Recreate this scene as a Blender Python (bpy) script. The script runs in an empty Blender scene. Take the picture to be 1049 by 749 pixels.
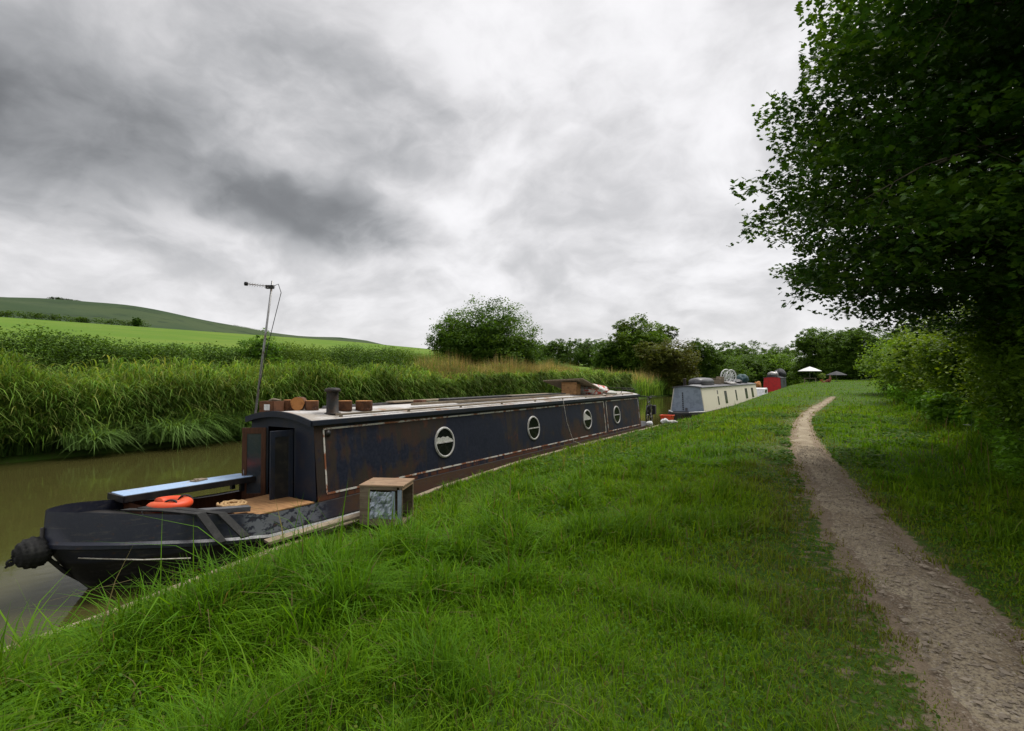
import bpy, math, random
import numpy as np
from math import sin, cos, pi, radians
rng = np.random.default_rng(11)
random.seed(5)
SC = bpy.context.scene
COL = SC.collection

# ------------------------------------------------------------------ helpers
def lerp(a, b, t): return a + (b - a) * t
def sstep(x, a, b):
    t = np.clip((np.asarray(x, float) - a) / (b - a), 0, 1)
    return t * t * (3 - 2 * t)

def vnoise(x, y, seed=0):
    """smooth 2-D value noise, -1..1"""
    x = np.asarray(x, float); y = np.asarray(y, float)
    xi = np.floor(x).astype(np.int64); yi = np.floor(y).astype(np.int64)
    fx = x - xi; fy = y - yi
    def h(a, b):
        n = (a * 374761393 + b * 668265263 + seed * 144269504) & 0xffffffff
        n = ((n ^ (n >> 13)) * 1274126177) & 0xffffffff
        n = n ^ (n >> 16)
        return (n & 0xffff) / 32767.5 - 1.0
    u = fx * fx * (3 - 2 * fx); v = fy * fy * (3 - 2 * fy)
    return (h(xi, yi) * (1 - u) + h(xi + 1, yi) * u) * (1 - v) + (h(xi, yi + 1) * (1 - u) + h(xi + 1, yi + 1) * u) * v

def tag(o, label=None, cat=None, group=None, kind=None):
    if label: o['label'] = label
    if cat: o['category'] = cat
    if group: o['group'] = group
    if kind: o['kind'] = kind
    return o

def empty(name, loc=(0, 0, 0), rz=0.0):
    o = bpy.data.objects.new(name, None)
    o.location = loc; o.rotation_euler = (0, 0, rz); o.empty_display_size = 0.2
    COL.objects.link(o)
    return o

def thing(name, label, cat, loc=(0, 0, 0), rz=0.0, group=None):
    return tag(empty(name, loc, rz), label, cat, group)

def copy_tree(o, parent=None):
    c = o.copy(); COL.objects.link(c)
    if parent is not None: c.parent = parent
    for ch in [k for k in bpy.data.objects if k.parent == o]:
        copy_tree(ch, c)
    return c

def np_mesh(name, verts, sizes, loops, mat, parent=None, tint=None, smooth=True, loc=None):
    """verts (N,3), sizes: verts per face (F,), loops: flat index list"""
    me = bpy.data.meshes.new(name)
    verts = np.asarray(verts, np.float32)
    me.vertices.add(len(verts)); me.vertices.foreach_set('co', verts.ravel())
    sizes = np.asarray(sizes, np.int32)
    me.loops.add(len(loops)); me.loops.foreach_set('vertex_index', np.asarray(loops, np.int32))
    me.polygons.add(len(sizes))
    st = np.zeros(len(sizes), np.int32); st[1:] = np.cumsum(sizes)[:-1]
    me.polygons.foreach_set('loop_start', st)
    me.polygons.foreach_set('loop_total', sizes)
    me.polygons.foreach_set('use_smooth', np.full(len(sizes), smooth))
    me.update(calc_edges=True)
    if tint is not None:
        a = me.color_attributes.new('tint', 'FLOAT_COLOR', 'POINT')
        t4 = np.ones((len(verts), 4), np.float32); t4[:, :3] = tint
        a.data.foreach_set('color', t4.ravel())
    me.materials.append(mat)
    o = bpy.data.objects.new(name, me); COL.objects.link(o)
    if parent is not None: o.parent = parent
    if loc is not None: o.location = loc
    return o

class MB:
    """collects shapes (world or local coordinates) and links them as ONE mesh object"""
    def __init__(s): s.v = []; s.f = []; s.sm = []
    def add(s, vs, fs, smooth=False):
        b = len(s.v); s.v += [tuple(p) for p in vs]
        for f in fs: s.f.append([i + b for i in f]); s.sm.append(smooth)
        return s
    def box(s, c, d, rz=0, rx=0, ry=0):
        hx, hy, hz = d[0] / 2, d[1] / 2, d[2] / 2
        P = []
        for x, y, z in [(-hx, -hy, -hz), (hx, -hy, -hz), (hx, hy, -hz), (-hx, hy, -hz), (-hx, -hy, hz), (hx, -hy, hz), (hx, hy, hz), (-hx, hy, hz)]:
            if rx: y, z = y * cos(rx) - z * sin(rx), y * sin(rx) + z * cos(rx)
            if ry: x, z = x * cos(ry) + z * sin(ry), -x * sin(ry) + z * cos(ry)
            if rz: x, y = x * cos(rz) - y * sin(rz), x * sin(rz) + y * cos(rz)
            P.append((x + c[0], y + c[1], z + c[2]))
        return s.add(P, [(3, 2, 1, 0), (4, 5, 6, 7), (0, 1, 5, 4), (1, 2, 6, 5), (2, 3, 7, 6), (3, 0, 4, 7)])
    def tube(s, pts, r, n=8, cap=True):
        pts = [np.array(p, float) for p in pts]; m = len(pts)
        if not hasattr(r, '__len__'): r = [r] * m
        up = None; vs = []
        for i in range(m):
            d = pts[min(i + 1, m - 1)] - pts[max(i - 1, 0)]; d /= (np.linalg.norm(d) + 1e-9)
            if up is None:
                up = np.array((0, 0, 1.)) if abs(d[2]) < .9 else np.array((1., 0, 0))
            a = np.cross(d, up); a /= np.linalg.norm(a) + 1e-9
            b = np.cross(a, d); up = b
            for k in range(n):
                t = 2 * pi * k / n
                vs.append(pts[i] + r[i] * (a * cos(t) + b * sin(t)))
        fs = []
        for i in range(m - 1):
            for k in range(n):
                k2 = (k + 1) % n
                fs.append((i * n + k, i * n + k2, (i + 1) * n + k2, (i + 1) * n + k))
        if cap: fs.append(tuple(range(n))[::-1]); fs.append(tuple((m - 1) * n + k for k in range(n)))
        return s.add(vs, fs, True)
    def lathe(s, prof, c=(0, 0, 0), n=24, axis='z', smooth=True):
        vs = []
        for r, h in prof:
            for k in range(n):
                t = 2 * pi * k / n
                p = (r * cos(t), r * sin(t), h)
                if axis == 'x': p = (h, r * cos(t), r * sin(t))
                if axis == 'y': p = (r * cos(t), h, r * sin(t))
                vs.append((p[0] + c[0], p[1] + c[1], p[2] + c[2]))
        fs = []
        for i in range(len(prof) - 1):
            for k in range(n):
                k2 = (k + 1) % n
                fs.append((i * n + k, i * n + k2, (i + 1) * n + k2, (i + 1) * n + k))
        return s.add(vs, fs, smooth)
    def torus(s, c, R, r, axis='z', n=32, m=10, a0=0, a1=2 * pi, sq=1.0):
        vs = []; full = abs(a1 - a0 - 2 * pi) < 1e-6
        N = n if full else n + 1
        for i in range(N):
            t = a0 + (a1 - a0) * i / n
            for k in range(m):
                q = 2 * pi * k / m
                rad = R + r * cos(q); h = r * sin(q) * sq
                p = (rad * cos(t), rad * sin(t), h)
                if axis == 'x': p = (h, rad * cos(t), rad * sin(t))
                if axis == 'y': p = (rad * cos(t), h, rad * sin(t))
                vs.append((p[0] + c[0], p[1] + c[1], p[2] + c[2]))
        fs = []
        for i in range(n):
            i2 = (i + 1) % N
            for k in range(m):
                k2 = (k + 1) % m
                fs.append((i * m + k, i2 * m + k, i2 * m + k2, i * m + k2))
        if not full: fs.append(tuple(range(m))); fs.append(tuple((N - 1) * m + k for k in range(m))[::-1])
        return s.add(vs, fs, True)
    def prism(s, poly, a0, a1, axis='y'):
        """poly: list of 2-D points in the plane perpendicular to axis"""
        n = len(poly)
        def P(u, v, w): return {'y': (u, w, v), 'x': (w, u, v), 'z': (u, v, w)}[axis]
        vs = [P(u, v, a0) for u, v in poly] + [P(u, v, a1) for u, v in poly]
        fs = [tuple(range(n))[::-1], tuple(range(n, 2 * n))]
        for i in range(n):
            j = (i + 1) % n; fs.append((i, j, n + j, n + i))
        return s.add(vs, fs)
    def build(s, name, mat, parent=None, org=None, bevel=0.0, seg=2):
        if org is not None: vs = [(x - org[0], y - org[1], z - org[2]) for x, y, z in s.v]
        else: vs = s.v
        me = bpy.data.meshes.new(name); me.from_pydata(vs, [], s.f)
        me.polygons.foreach_set('use_smooth', s.sm)
        import bmesh
        bm = bmesh.new(); bm.from_mesh(me); bmesh.ops.recalc_face_normals(bm, faces=bm.faces); bm.to_mesh(me); bm.free()
        me.materials.append(mat)
        o = bpy.data.objects.new(name, me); COL.objects.link(o)
        if parent is not None: o.parent = parent
        if bevel:
            b = o.modifiers.new('bevel', 'BEVEL'); b.width = bevel; b.segments = seg; b.limit_method = 'ANGLE'; b.angle_limit = radians(40)
        return o

# ------------------------------------------------------------------ materials
def newmat(name):
    m = bpy.data.materials.new(name); m.use_nodes = True
    nt = m.node_tree; nt.nodes.clear()
    return m, nt
class N:
    """tiny node-graph writer"""
    def __init__(s, nt): s.nt = nt
    def n(s, t, **kw):
        k = s.nt.nodes.new(t)
        for a, b in kw.items():
            if a.startswith('i_'):
                key = a[2:]; key = int(key) if key.isdigit() else key.replace('_', ' ')
                s.put(k, key, b)
            else: setattr(k, a, b)
        return k
    def put(s, node, key, val):
        inp = node.inputs[key]
        if hasattr(val, 'is_linked') or isinstance(val, bpy.types.NodeSocket): s.nt.links.new(val, inp)
        else: inp.default_value = val
    def math(s, op, a, b=0.0, c=None, clamp=False):
        k = s.n('ShaderNodeMath', operation=op, use_clamp=clamp); s.put(k, 0, a); s.put(k, 1, b)
        if c is not None: s.put(k, 2, c)
        return k.outputs[0]
    def vmath(s, op, a, b=None, scale=None):
        k = s.n('ShaderNodeVectorMath', operation=op); s.put(k, 0, a)
        if b is not None: s.put(k, 1, b)
        if scale is not None: s.put(k, 'Scale', scale)
        return k.outputs['Value'] if op in ('LENGTH', 'DOT_PRODUCT', 'DISTANCE') else k.outputs[0]
    def mix(s, f, a, b, blend='MIX'):
        k = s.n('ShaderNodeMix', data_type='RGBA', blend_type=blend); s.put(k, 0, f); s.put(k, 6, a); s.put(k, 7, b)
        return k.outputs[2]
    def ramp(s, f, lo, hi, a=0.0, b=1.0):
        k = s.n('ShaderNodeMapRange', interpolation_type='SMOOTHSTEP'); s.put(k, 0, f); s.put(k, 1, lo); s.put(k, 2, hi); s.put(k, 3, a); s.put(k, 4, b)
        return k.outputs[0]
    def noise(s, vec, scale, detail=4, rough=.55, dist=0.0, out=0):
        k = s.n('ShaderNodeTexNoise'); s.put(k, 'Vector', vec); s.put(k, 'Scale', scale); s.put(k, 'Detail', detail); s.put(k, 'Roughness', rough); s.put(k, 'Distortion', dist)
        return k.outputs[out]
    def pos(s): return s.n('ShaderNodeNewGeometry').outputs['Position']
    def obj(s): return s.n('ShaderNodeTexCoord').outputs['Object']
    def xyz(s, v):
        k = s.n('ShaderNodeSeparateXYZ'); s.put(k, 0, v); return k.outputs
    def scale(s, v, t):
        k = s.n('ShaderNodeMapping'); s.put(k, 'Vector', v); s.put(k, 'Scale', t); return k.outputs[0]
    def bump(s, h, st=.3, d=.02):
        k = s.n('ShaderNodeBump'); s.put(k, 'Height', h); s.put(k, 'Strength', st); s.put(k, 'Distance', d); return k.outputs[0]
    def pbr(s, col, rough=.6, metal=0.0, normal=None, spec=.5, **kw):
        k = s.n('ShaderNodeBsdfPrincipled'); s.put(k, 'Base Color', col); s.put(k, 'Roughness', rough); s.put(k, 'Metallic', metal); s.put(k, 'Specular IOR Level', spec)
        if normal is not None: s.put(k, 'Normal', normal)
        for a, b in kw.items(): s.put(k, a.replace('_', ' '), b)
        return k.outputs[0]
    def out(s, sh):
        k = s.n('ShaderNodeOutputMaterial'); s.nt.links.new(sh, k.inputs[0])

def C(r, g, b): return (r, g, b, 1)

def worn(name, col, col2, sc=6, rough=.6, lo=.45, hi=.65, stretch=(1, 1, 1), bump=.15, metal=0.0, fine=.25, spec=.4):
    """a base colour with patches of a second one and fine mottling"""
    m, nt = newmat(name); g = N(nt)
    p = g.scale(g.obj(), stretch)
    a = g.noise(p, sc, 6, .62)
    b = g.noise(p, sc * 7, 3, .6)
    f = g.ramp(a, lo, hi)
    c = g.mix(f, col, col2)
    k = g.math('MULTIPLY_ADD', b, fine * 2, 1 - fine)
    kk = g.n('ShaderNodeVectorMath', operation='SCALE'); g.put(kk, 0, c); g.put(kk, 'Scale', k)
    h = g.math('ADD', a, g.math('MULTIPLY', b, .5))
    g.out(g.pbr(kk.outputs[0], g.math('MULTIPLY_ADD', b, .25, rough - .12), metal, g.bump(h, bump, .01), spec))
    return m

def wood(name, col, col2, axis=1, sc=3.0, rough=.75):
    m, nt = newmat(name); g = N(nt)
    st = [14, 14, 14]; st[axis] = .9
    p = g.scale(g.obj(), st)
    a = g.noise(p, sc, 5, .6, .4); b = g.noise(g.obj(), 9, 4)
    c = g.mix(g.ramp(a, .35, .68), col, col2)
    c = g.mix(g.ramp(b, .5, .72), c, tuple(x * .55 for x in col[:3]) + (1,))
    g.out(g.pbr(c, rough, 0, g.bump(a, .25, .004), .3)); return m

def leafmat(name, base, trans=.35, var=.25, rough=.55, spec=.3):
    m, nt = newmat(name); g = N(nt)
    at = g.n('ShaderNodeAttribute', attribute_name='tint').outputs['Color']
    c = g.mix(1.0, base, at, 'MULTIPLY')
    p = g.pbr(c, rough, 0, None, spec)
    t = g.n('ShaderNodeBsdfTranslucent'); g.put(t, 0, g.mix(1.0, c, C(1.35, 1.25, .5), 'MULTIPLY'))
    mx = g.n('ShaderNodeMixShader'); g.put(mx, 0, trans); nt.links.new(p, mx.inputs[1]); nt.links.new(t.outputs[0], mx.inputs[2])
    g.out(mx.outputs[0]); return m

M = {}
M['grass'] = leafmat('grass_blade', C(1, 1, 1), .4, rough=.65, spec=.12)
M['leaf'] = leafmat('leaf', C(1.95, 2.05, 1.1), .36, spec=.18)
M['leafgloss'] = leafmat('maple_leaf', C(1.25, 1.4, 1), .3, rough=.42, spec=.4)
M['bark'] = worn('bark', C(.05, .04, .028), C(.1, .085, .06), 5, .9, stretch=(1, 1, .25), bump=.6)
M['black'] = worn('black_paint', C(.012, .012, .014), C(.03, .026, .022), 5, .5)
M['rubber'] = worn('black_rubber', C(.014, .014, .014), C(.03, .03, .028), 14, .8, bump=.3)
M['iron'] = worn('cast_iron', C(.018, .017, .016), C(.05, .032, .02), 9, .65, metal=.2)
M['steel'] = worn('grey_steel', C(.3, .3, .3), C(.16, .12, .09), 8, .45, metal=.7)
M['ply'] = wood('plywood', C(.36, .2, .085), C(.24, .12, .05), 0, 2.2)
M['plank'] = wood('weathered_plank', C(.3, .25, .18), C(.17, .13, .09), 1, 3)
M['pale_plank'] = wood('pale_plank', C(.34, .28, .2), C(.2, .155, .1), 1, 3)
M['brownwood'] = wood('varnished_wood', C(.085, .035, .016), C(.045, .017, .008), 2, 3, .4)
M['crate_top'] = wood('crate_top', C(.36, .25, .16), C(.2, .115, .065), 0, 2.5)
M['crate_side'] = wood('crate_side', C(.2, .155, .11), C(.12, .085, .06), 0, 2.5)
M['log_end'] = worn('log_end', C(.4, .17, .05), C(.26, .1, .03), 8, .85)
M['log_bark'] = worn('log_bark', C(.13, .055, .025), C(.07, .03, .016), 9, .9, bump=.6)
M['orange'] = worn('orange_plastic', C(.72, .07, .015), C(.62, .1, .03), 7, .5, fine=.1)
M['rope'] = worn('tan_rope', C(.5, .33, .16), C(.38, .23, .1), 30, .9, bump=.6)
M['white'] = worn('white_plastic', C(.72, .72, .72), C(.55, .55, .55), 6, .5, fine=.08)
M['cord'] = worn('pale_cord', C(.5, .48, .42), C(.3, .27, .22), 20, .9)
M['cream'] = worn('cream_paint', C(.70, .65, .52), C(.58, .52, .38), 3, .55, .5, .8, stretch=(1, 1, .4), fine=.1)
M['bluegrey'] = worn('blue_grey_paint', C(.27, .32, .40), C(.2, .24, .3), 4, .5, fine=.1)
M['red'] = worn('red_paint', C(.52, .02, .022), C(.36, .02, .02), 4, .45, fine=.1)
M['darkglass'] = worn('dark_glass', C(.006, .008, .007), C(.012, .013, .011), 3, .22, spec=.22, bump=0)
M['bluedoor'] = worn('navy_door_paint', C(.012, .017, .032), C(.022, .022, .03), 5, .5)
M['blueplank'] = worn('faded_blue_paint', C(.33, .46, .66), C(.42, .36, .27), 7, .6, .56, .66, stretch=(1, .5, 1))
M['foil'] = worn('silver_foil_sheet', C(.45, .5, .58), C(.16, .19, .24), 5, .35, metal=.2, bump=.8)
M['greyplastic'] = worn('grey_plastic', C(.1, .1, .11), C(.06, .06, .065), 6, .45)
M['teal'] = worn('teal_cover', C(.03, .075, .085), C(.02, .045, .05), 5, .7)
M['canvas'] = worn('white_canvas', C(.78, .78, .76), C(.68, .68, .66), 3, .8, fine=.06)
M['darkcanvas'] = worn('dark_canvas', C(.03, .032, .036), C(.05, .05, .055), 3, .8, fine=.1)
M['skin'] = worn('skin', C(.5, .3, .22), C(.45, .26, .19), 5, .6, fine=.05)
M['shirt'] = worn('brown_shirt', C(.22, .06, .035), C(.16, .05, .03), 6, .9)
M['chalk'] = worn('chalk', C(.7, .7, .66), C(.55, .56, .5), 3, .9)

def hull_mat():
    m, nt = newmat('hull_paint'); g = N(nt); p = g.pos(); q = g.xyz(p)
    navy = C(.018, .021, .036); grey = C(.12, .13, .15); blk = C(.010, .010, .011)
    a = g.noise(g.scale(p, (1, 1.2, 2)), 6.5, 6, .65); b = g.noise(p, 24, 4, .6)
    band = g.math('MULTIPLY', g.ramp(q[1], 4.3, 4.45), g.ramp(q[1], 5.8, 5.4))
    peel = g.math('MULTIPLY', band, g.ramp(a, .56, .5))
    c = g.mix(g.ramp(b, .5, .75), navy, C(.03, .034, .045))
    c = g.mix(peel, c, grey)
    rust = g.math('MAXIMUM', g.math('MULTIPLY', g.ramp(a, .58, .72), .6), g.math('MULTIPLY', g.math('MULTIPLY', g.ramp(q[1], 5.6, 6.4), g.ramp(q[2], -.62, -.55)), g.ramp(a, .3, .5, .4, .95)))
    c = g.mix(rust, c, C(.07, .035, .02))
    c = g.mix(g.ramp(q[2], -.56, -.6), c, blk)
    sc = g.noise(g.scale(p, (1, .6, 5)), 5, 6, .7)
    c = g.mix(g.math('MULTIPLY', g.ramp(sc, .55, .68), .55), c, C(.075, .07, .066))
    c = g.mix(g.math('MULTIPLY', g.ramp(q[2], -.86, -.98), .7), c, C(.05, .042, .025))
    c = g.mix(g.math('MULTIPLY', g.ramp(b, .56, .72), g.ramp(q[2], -.7, -.95)), c, C(.04, .035, .028))
    g.out(g.pbr(c, g.math('MULTIPLY_ADD', b, .35, .25), 0, g.bump(b, .15, .01), .45)); return m
M['hull'] = hull_mat()

def cabin_mat():
    m, nt = newmat('cabin_paint_rusting'); g = N(nt); p = g.pos(); q = g.xyz(p)
    big = g.noise(g.scale(p, (1, .5, .6)), 1.5, 5, .6, .3)
    st = g.noise(g.scale(p, (1, 2.6, .25)), 2.2, 6, .62)
    fine = g.noise(p, 20, 5, .65)
    f = g.math('ADD', g.math('MULTIPLY', big, .75), g.math('MULTIPLY', st, .4))
    rust = g.ramp(f, .54, .64)
    c = g.mix(g.ramp(fine, .35, .7), C(.008, .011, .024), C(.018, .022, .038))
    rc = g.mix(g.ramp(st, .4, .62), C(.052, .026, .016), C(.034, .026, .019))
    rc = g.mix(g.ramp(g.noise(p, 3.1, 5, .6), .56, .68), rc, C(.078, .031, .016))
    c = g.mix(g.math('MULTIPLY', rust, .9), c, rc)
    # pale scuffs and rust along the bottom and the top edge
    c = g.mix(g.math('MULTIPLY', g.ramp(g.noise(g.scale(p, (1, 3, .5)), 3, 5, .7), .64, .74), .35), c, C(.12, .12, .13))
    low = g.math('MULTIPLY', g.ramp(q[2], -.2, -.3), g.ramp(st, .42, .55))
    c = g.mix(g.math('MULTIPLY', low, .7), c, C(.12, .04, .016))
    g.out(g.pbr(c, g.math('MULTIPLY_ADD', fine, .35, .38), 0, g.bump(g.math('ADD', g.math('MULTIPLY', fine, .25), g.math('MULTIPLY', g.noise(p, 1.1, 2), 3.0)), .3, .02), .22)); return m
M['cabin'] = cabin_mat()

def line_mat():
    m, nt = newmat('white_line_rusting'); g = N(nt); p = g.pos()
    a = g.noise(g.scale(p, (1, 1.6, 1.6)), 2.3, 7, .7)
    c = g.mix(g.ramp(a, .46, .56), C(.55, .53, .48), C(.22, .075, .03))
    g.out(g.pbr(c, .6)); return m
M['line'] = line_mat()

def roof_mat():
    m, nt = newmat('roof_paint'); g = N(nt); p = g.pos(); q = g.xyz(p)
    a = g.noise(g.scale(p, (1, .5, 1)), 2.4, 6, .62); b = g.noise(p, 18, 4, .6)
    c = g.mix(g.ramp(a, .42, .62), C(.52, .51, .5), C(.33, .3, .26))
    c = g.mix(g.math('MULTIPLY', g.ramp(b, .5, .7), .5), c, C(.22, .17, .12))
    rust = g.math('MULTIPLY', g.ramp(g.noise(p, 1.7, 6, .65), .55, .66), .75)
    c = g.mix(rust, c, C(.3, .15, .06))
    g.out(g.pbr(c, .6, 0, g.bump(b, .1, .01))); return m
M['roof'] = roof_mat()

def ground_mat():
    m, nt = newmat('turf_soil'); g = N(nt); p = g.pos()
    a = g.noise(p, .9, 6, .6); b = g.noise(p, 9, 5, .65); d = g.noise(p, 60, 3, .6)
    c = g.mix(g.ramp(a, .4, .62), C(.045, .10, .012), C(.065, .11, .018))
    at = g.xyz(g.n('ShaderNodeAttribute', attribute_name='tint').outputs['Color'])[0]
    dm = g.ramp(g.math('ADD', at, g.math('MULTIPLY', g.math('SUBTRACT', b, .5), 1.1)), .42, .62)
    dirt = g.mix(g.ramp(d, .35, .7), C(.27, .21, .145), C(.2, .155, .11))
    c = g.mix(g.math('MULTIPLY', g.ramp(b, .5, .68), .6), c, C(.085, .07, .04))
    c = g.mix(dm, c, dirt)
    g.out(g.pbr(c, .95, 0, g.bump(g.math('ADD', b, d), .6, .03), .1)); return m
M['ground'] = ground_mat()

def field_mat():
    m, nt = newmat('young_crop'); g = N(nt); p = g.pos()
    a = g.noise(p, .035, 6, .6); b = g.noise(g.scale(p, (1, .25, 1)), .6, 5, .6)
    c = g.mix(g.ramp(a, .38, .64), C(.10, .185, .018), C(.135, .205, .026))
    c = g.mix(g.math('MULTIPLY', g.ramp(b, .4, .7), .5), c, C(.075, .15, .016))
    g.out(g.pbr(c, .9, 0, g.bump(b, .5, .3), .1)); return m
M['field'] = field_mat()

def hill_mat():
    m, nt = newmat('downland'); g = N(nt); p = g.pos()
    a = g.noise(p, .006, 6, .6); b = g.noise(p, .03, 6, .65)
    c = g.mix(g.ramp(a, .42, .6), C(.04, .066, .03), C(.055, .08, .035))
    c = g.mix(g.math('MULTIPLY', g.ramp(b, .52, .62), .8), c, C(.03, .05, .025))
    g.out(g.pbr(c, .95, 0, None, .1)); return m
M['hill'] = hill_mat()

def path_mat():
    m, nt = newmat('gravel_path'); g = N(nt); p = g.pos()
    v = g.n('ShaderNodeTexVoronoi'); g.put(v, 'Vector', p); g.put(v, 'Scale', 38.0)
    v2 = g.n('ShaderNodeTexVoronoi'); g.put(v2, 'Vector', p); g.put(v2, 'Scale', 95.0)
    a = g.noise(p, 1.6, 6, .6); b = g.noise(p, 40, 4, .6)
    c = g.mix(g.ramp(a, .36, .66), C(.27, .215, .14), C(.40, .34, .235))
    st = g.xyz(v.outputs['Color'])[0]
    c = g.mix(g.math('MULTIPLY', g.ramp(st, .55, .95), g.ramp(v.outputs['Distance'], .5, .25)), c, C(.42, .37, .3))
    st2 = g.xyz(v2.outputs['Color'])[1]
    c = g.mix(g.math('MULTIPLY', g.ramp(st2, .5, .9), .6), c, C(.13, .10, .075))
    c = g.mix(g.math('MULTIPLY', g.ramp(b, .5, .75), .5), c, C(.13, .1, .07))
    h = g.math('ADD', g.math('MULTIPLY', v.outputs['Distance'], -.8), g.math('ADD', g.math('MULTIPLY', v2.outputs['Distance'], -.4), g.math('MULTIPLY', b, .4)))
    g.out(g.pbr(c, .92, 0, g.bump(h, .5, .012), .15)); return m
M['path'] = path_mat()

def water_mat():
    m, nt = newmat('murky_water'); g = N(nt); p = g.pos()
    a = g.noise(g.scale(p, (1, .55, 1)), 1.3, 4, .5, .3); b = g.noise(p, 9, 3, .5)
    h = g.math('ADD', a, g.math('MULTIPLY', b, .12))
    k = g.noise(p, .25, 4)
    c = g.mix(k, C(.052, .049, .014), C(.062, .058, .018))
    g.out(g.pbr(c, .06, 0, g.bump(h, .10, .05), .5, IOR=1.33)); return m
M['water'] = water_mat()

def bag_mat():
    m, nt = newmat('red_white_fabric'); g = N(nt); p = g.obj()
    a = g.noise(p, 7, 3, .6, .8)
    c = g.mix(g.ramp(a, .5, .54), C(.6, .6, .58), C(.5, .07, .04))
    g.out(g.pbr(c, .85, 0, g.bump(g.noise(p, 12, 4), .5, .03))); return m
M['bag'] = bag_mat()

# ------------------------------------------------------------------ terrain
WATER = -1.0
EX = -6.62            # near edge of the canal
FX = -21.6            # far edge of the canal
def edge_z(Y): return np.interp(Y, [-8, 1.5, 2.7, 3.8, 4.9, 6, 7.9, 11, 14, 23, 35, 60, 75, 110], [-.95, -.94, -.90, -.80, -.72, -.67, -.52, -.40, -.37, -.36, -.30, .25, .55, .8])
def top_z(Y): return np.interp(Y, [-8, 36, 55, 80, 120], [0, 0, .32, 1.0, 1.25])
def ridge(Y): return np.interp(Y, [-800, 0, 241, 310, 406, 526, 763, 982, 1500, 2400], [60, 86, 97, 103, 95, 84, 77, 58, 36, 15])
def far_z(X, Y):
    d = -X
    bank = np.interp(d, [21.6, 21.75, 23, 27, 32], [-1.05, -.75, -.5, -.1, .15])
    k = 1 - .8 * sstep(Y, 240, 460)
    field = np.where(d > 32, .15 + (np.minimum(d, 275) - 32) * .100 * k, 0)
    z = np.where(d > 32, field, bank)
    ht = sstep(d, 380, 900)
    z = z + np.where(d > 380, ht * (ridge(Y) - z) - sstep(d, 950, 2400) * 50, 0) - 6 * sstep(d, 280, 340) * (1 - sstep(d, 380, 480))
    z = z + np.where(d > 400, vnoise(X / 90, Y / 90, 3) * 5 * sstep(d, 400, 700), 0)
    return z
def near_z(X, Y):
    t = sstep(X, EX, -3.2) ** 1.8
    z = edge_z(Y) + (top_z(Y) - edge_z(Y)) * t
    z = z + .035 * vnoise(X * .9, Y * .9, 1) * sstep(X, EX, -5.5)
    return z + .25 * sstep(X, 1.4, 4)
def gz(X, Y):
    X = np.asarray(X, float); Y = np.asarray(Y, float)
    return np.where(X >= EX, near_z(X, Y), np.where(X <= FX, far_z(X, Y), -2.0))

def sheet(name, xs, ys, mat, zf):
    X, Y = np.meshgrid(xs, ys); Z = zf(X, Y)
    v = np.stack([X, Y, Z], -1).reshape(-1, 3); nx, ny = len(xs), len(ys)
    i = np.arange(nx - 1)[None, :] + nx * np.arange(ny - 1)[:, None]
    f = np.stack([i, i + 1, i + nx + 1, i + nx], -1).reshape(-1)
    return np_mesh(name, v, np.full((nx - 1) * (ny - 1), 4), f, mat)
ysn = np.unique(np.concatenate([np.arange(-8, 30, .25), np.arange(30, 130, 1.5), np.linspace(130, 1500, 40), np.linspace(-300, -8, 20)]))
xsn = np.unique(np.concatenate([[FX - .01, FX + .05, EX - .06, EX], np.arange(-6.5, 4, .15), np.linspace(4, 60, 20), np.linspace(60, 900, 20), np.arange(-32, -21.8, .6), np.linspace(-21, -7, 6)]))
PY = np.array([-4, 0, 2, 3.3, 5, 6.2, 7.7, 9.5, 12, 15, 18, 22, 28, 36, 44])
PL = np.array([1.1, .8, .62, .42, .10, -.1, -.34, -.58, -.92, -1.24, -1.48, -1.72, -1.9, -1.75, -1.4])
PR = np.array([1.9, 1.62, 1.36, 1.08, .70, .46, .20, -.05, -.42, -.78, -1.07, -1.38, -1.57, -1.46, -1.2])
def path_edges(Y): return np.interp(Y, PY, PL), np.interp(Y, PY, PR)
bk = sheet('bank', xsn, ysn, M['ground'], lambda X, Y: gz(X, Y))
_co = np.zeros(len(bk.data.vertices) * 3, np.float32); bk.data.vertices.foreach_get('co', _co); _co = _co.reshape(-1, 3)
_l, _r = path_edges(_co[:, 1]); _d = np.maximum(_l - _co[:, 0], _co[:, 0] - _r)
_t = np.where(_co[:, 1] < 46, np.maximum(np.clip(.95 - _d / .26, 0, 1), np.where(_co[:, 0] < _l, .46, .36) * np.clip(1.15 - _d / np.where(_co[:, 0] < _l, 1.5, .6), 0, 1)), 0)
_a = bk.data.color_attributes.new('tint', 'FLOAT_COLOR', 'POINT'); _c4 = np.ones((len(_co), 4), np.float32); _c4[:, :3] = _t[:, None]; _a.data.foreach_set('color', _c4.ravel())
tag(bk, kind='structure')
ysf = np.unique(np.concatenate([np.linspace(-400, 700, 90), np.linspace(700, 2400, 40)]))
tag(sheet('field', np.linspace(-300, -32, 50), ysf, M['field'], lambda X, Y: gz(X, Y)), kind='structure')
tag(sheet('hills', np.linspace(-2400, -300, 90), ysf, M['hill'], lambda X, Y: gz(X, Y)), kind='structure')
w = sheet('water', np.linspace(FX - .3, EX + .05, 8), np.linspace(-60, 150, 30), M['water'], lambda X, Y: 0 * X + WATER)
tag(w, kind='structure')

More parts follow.
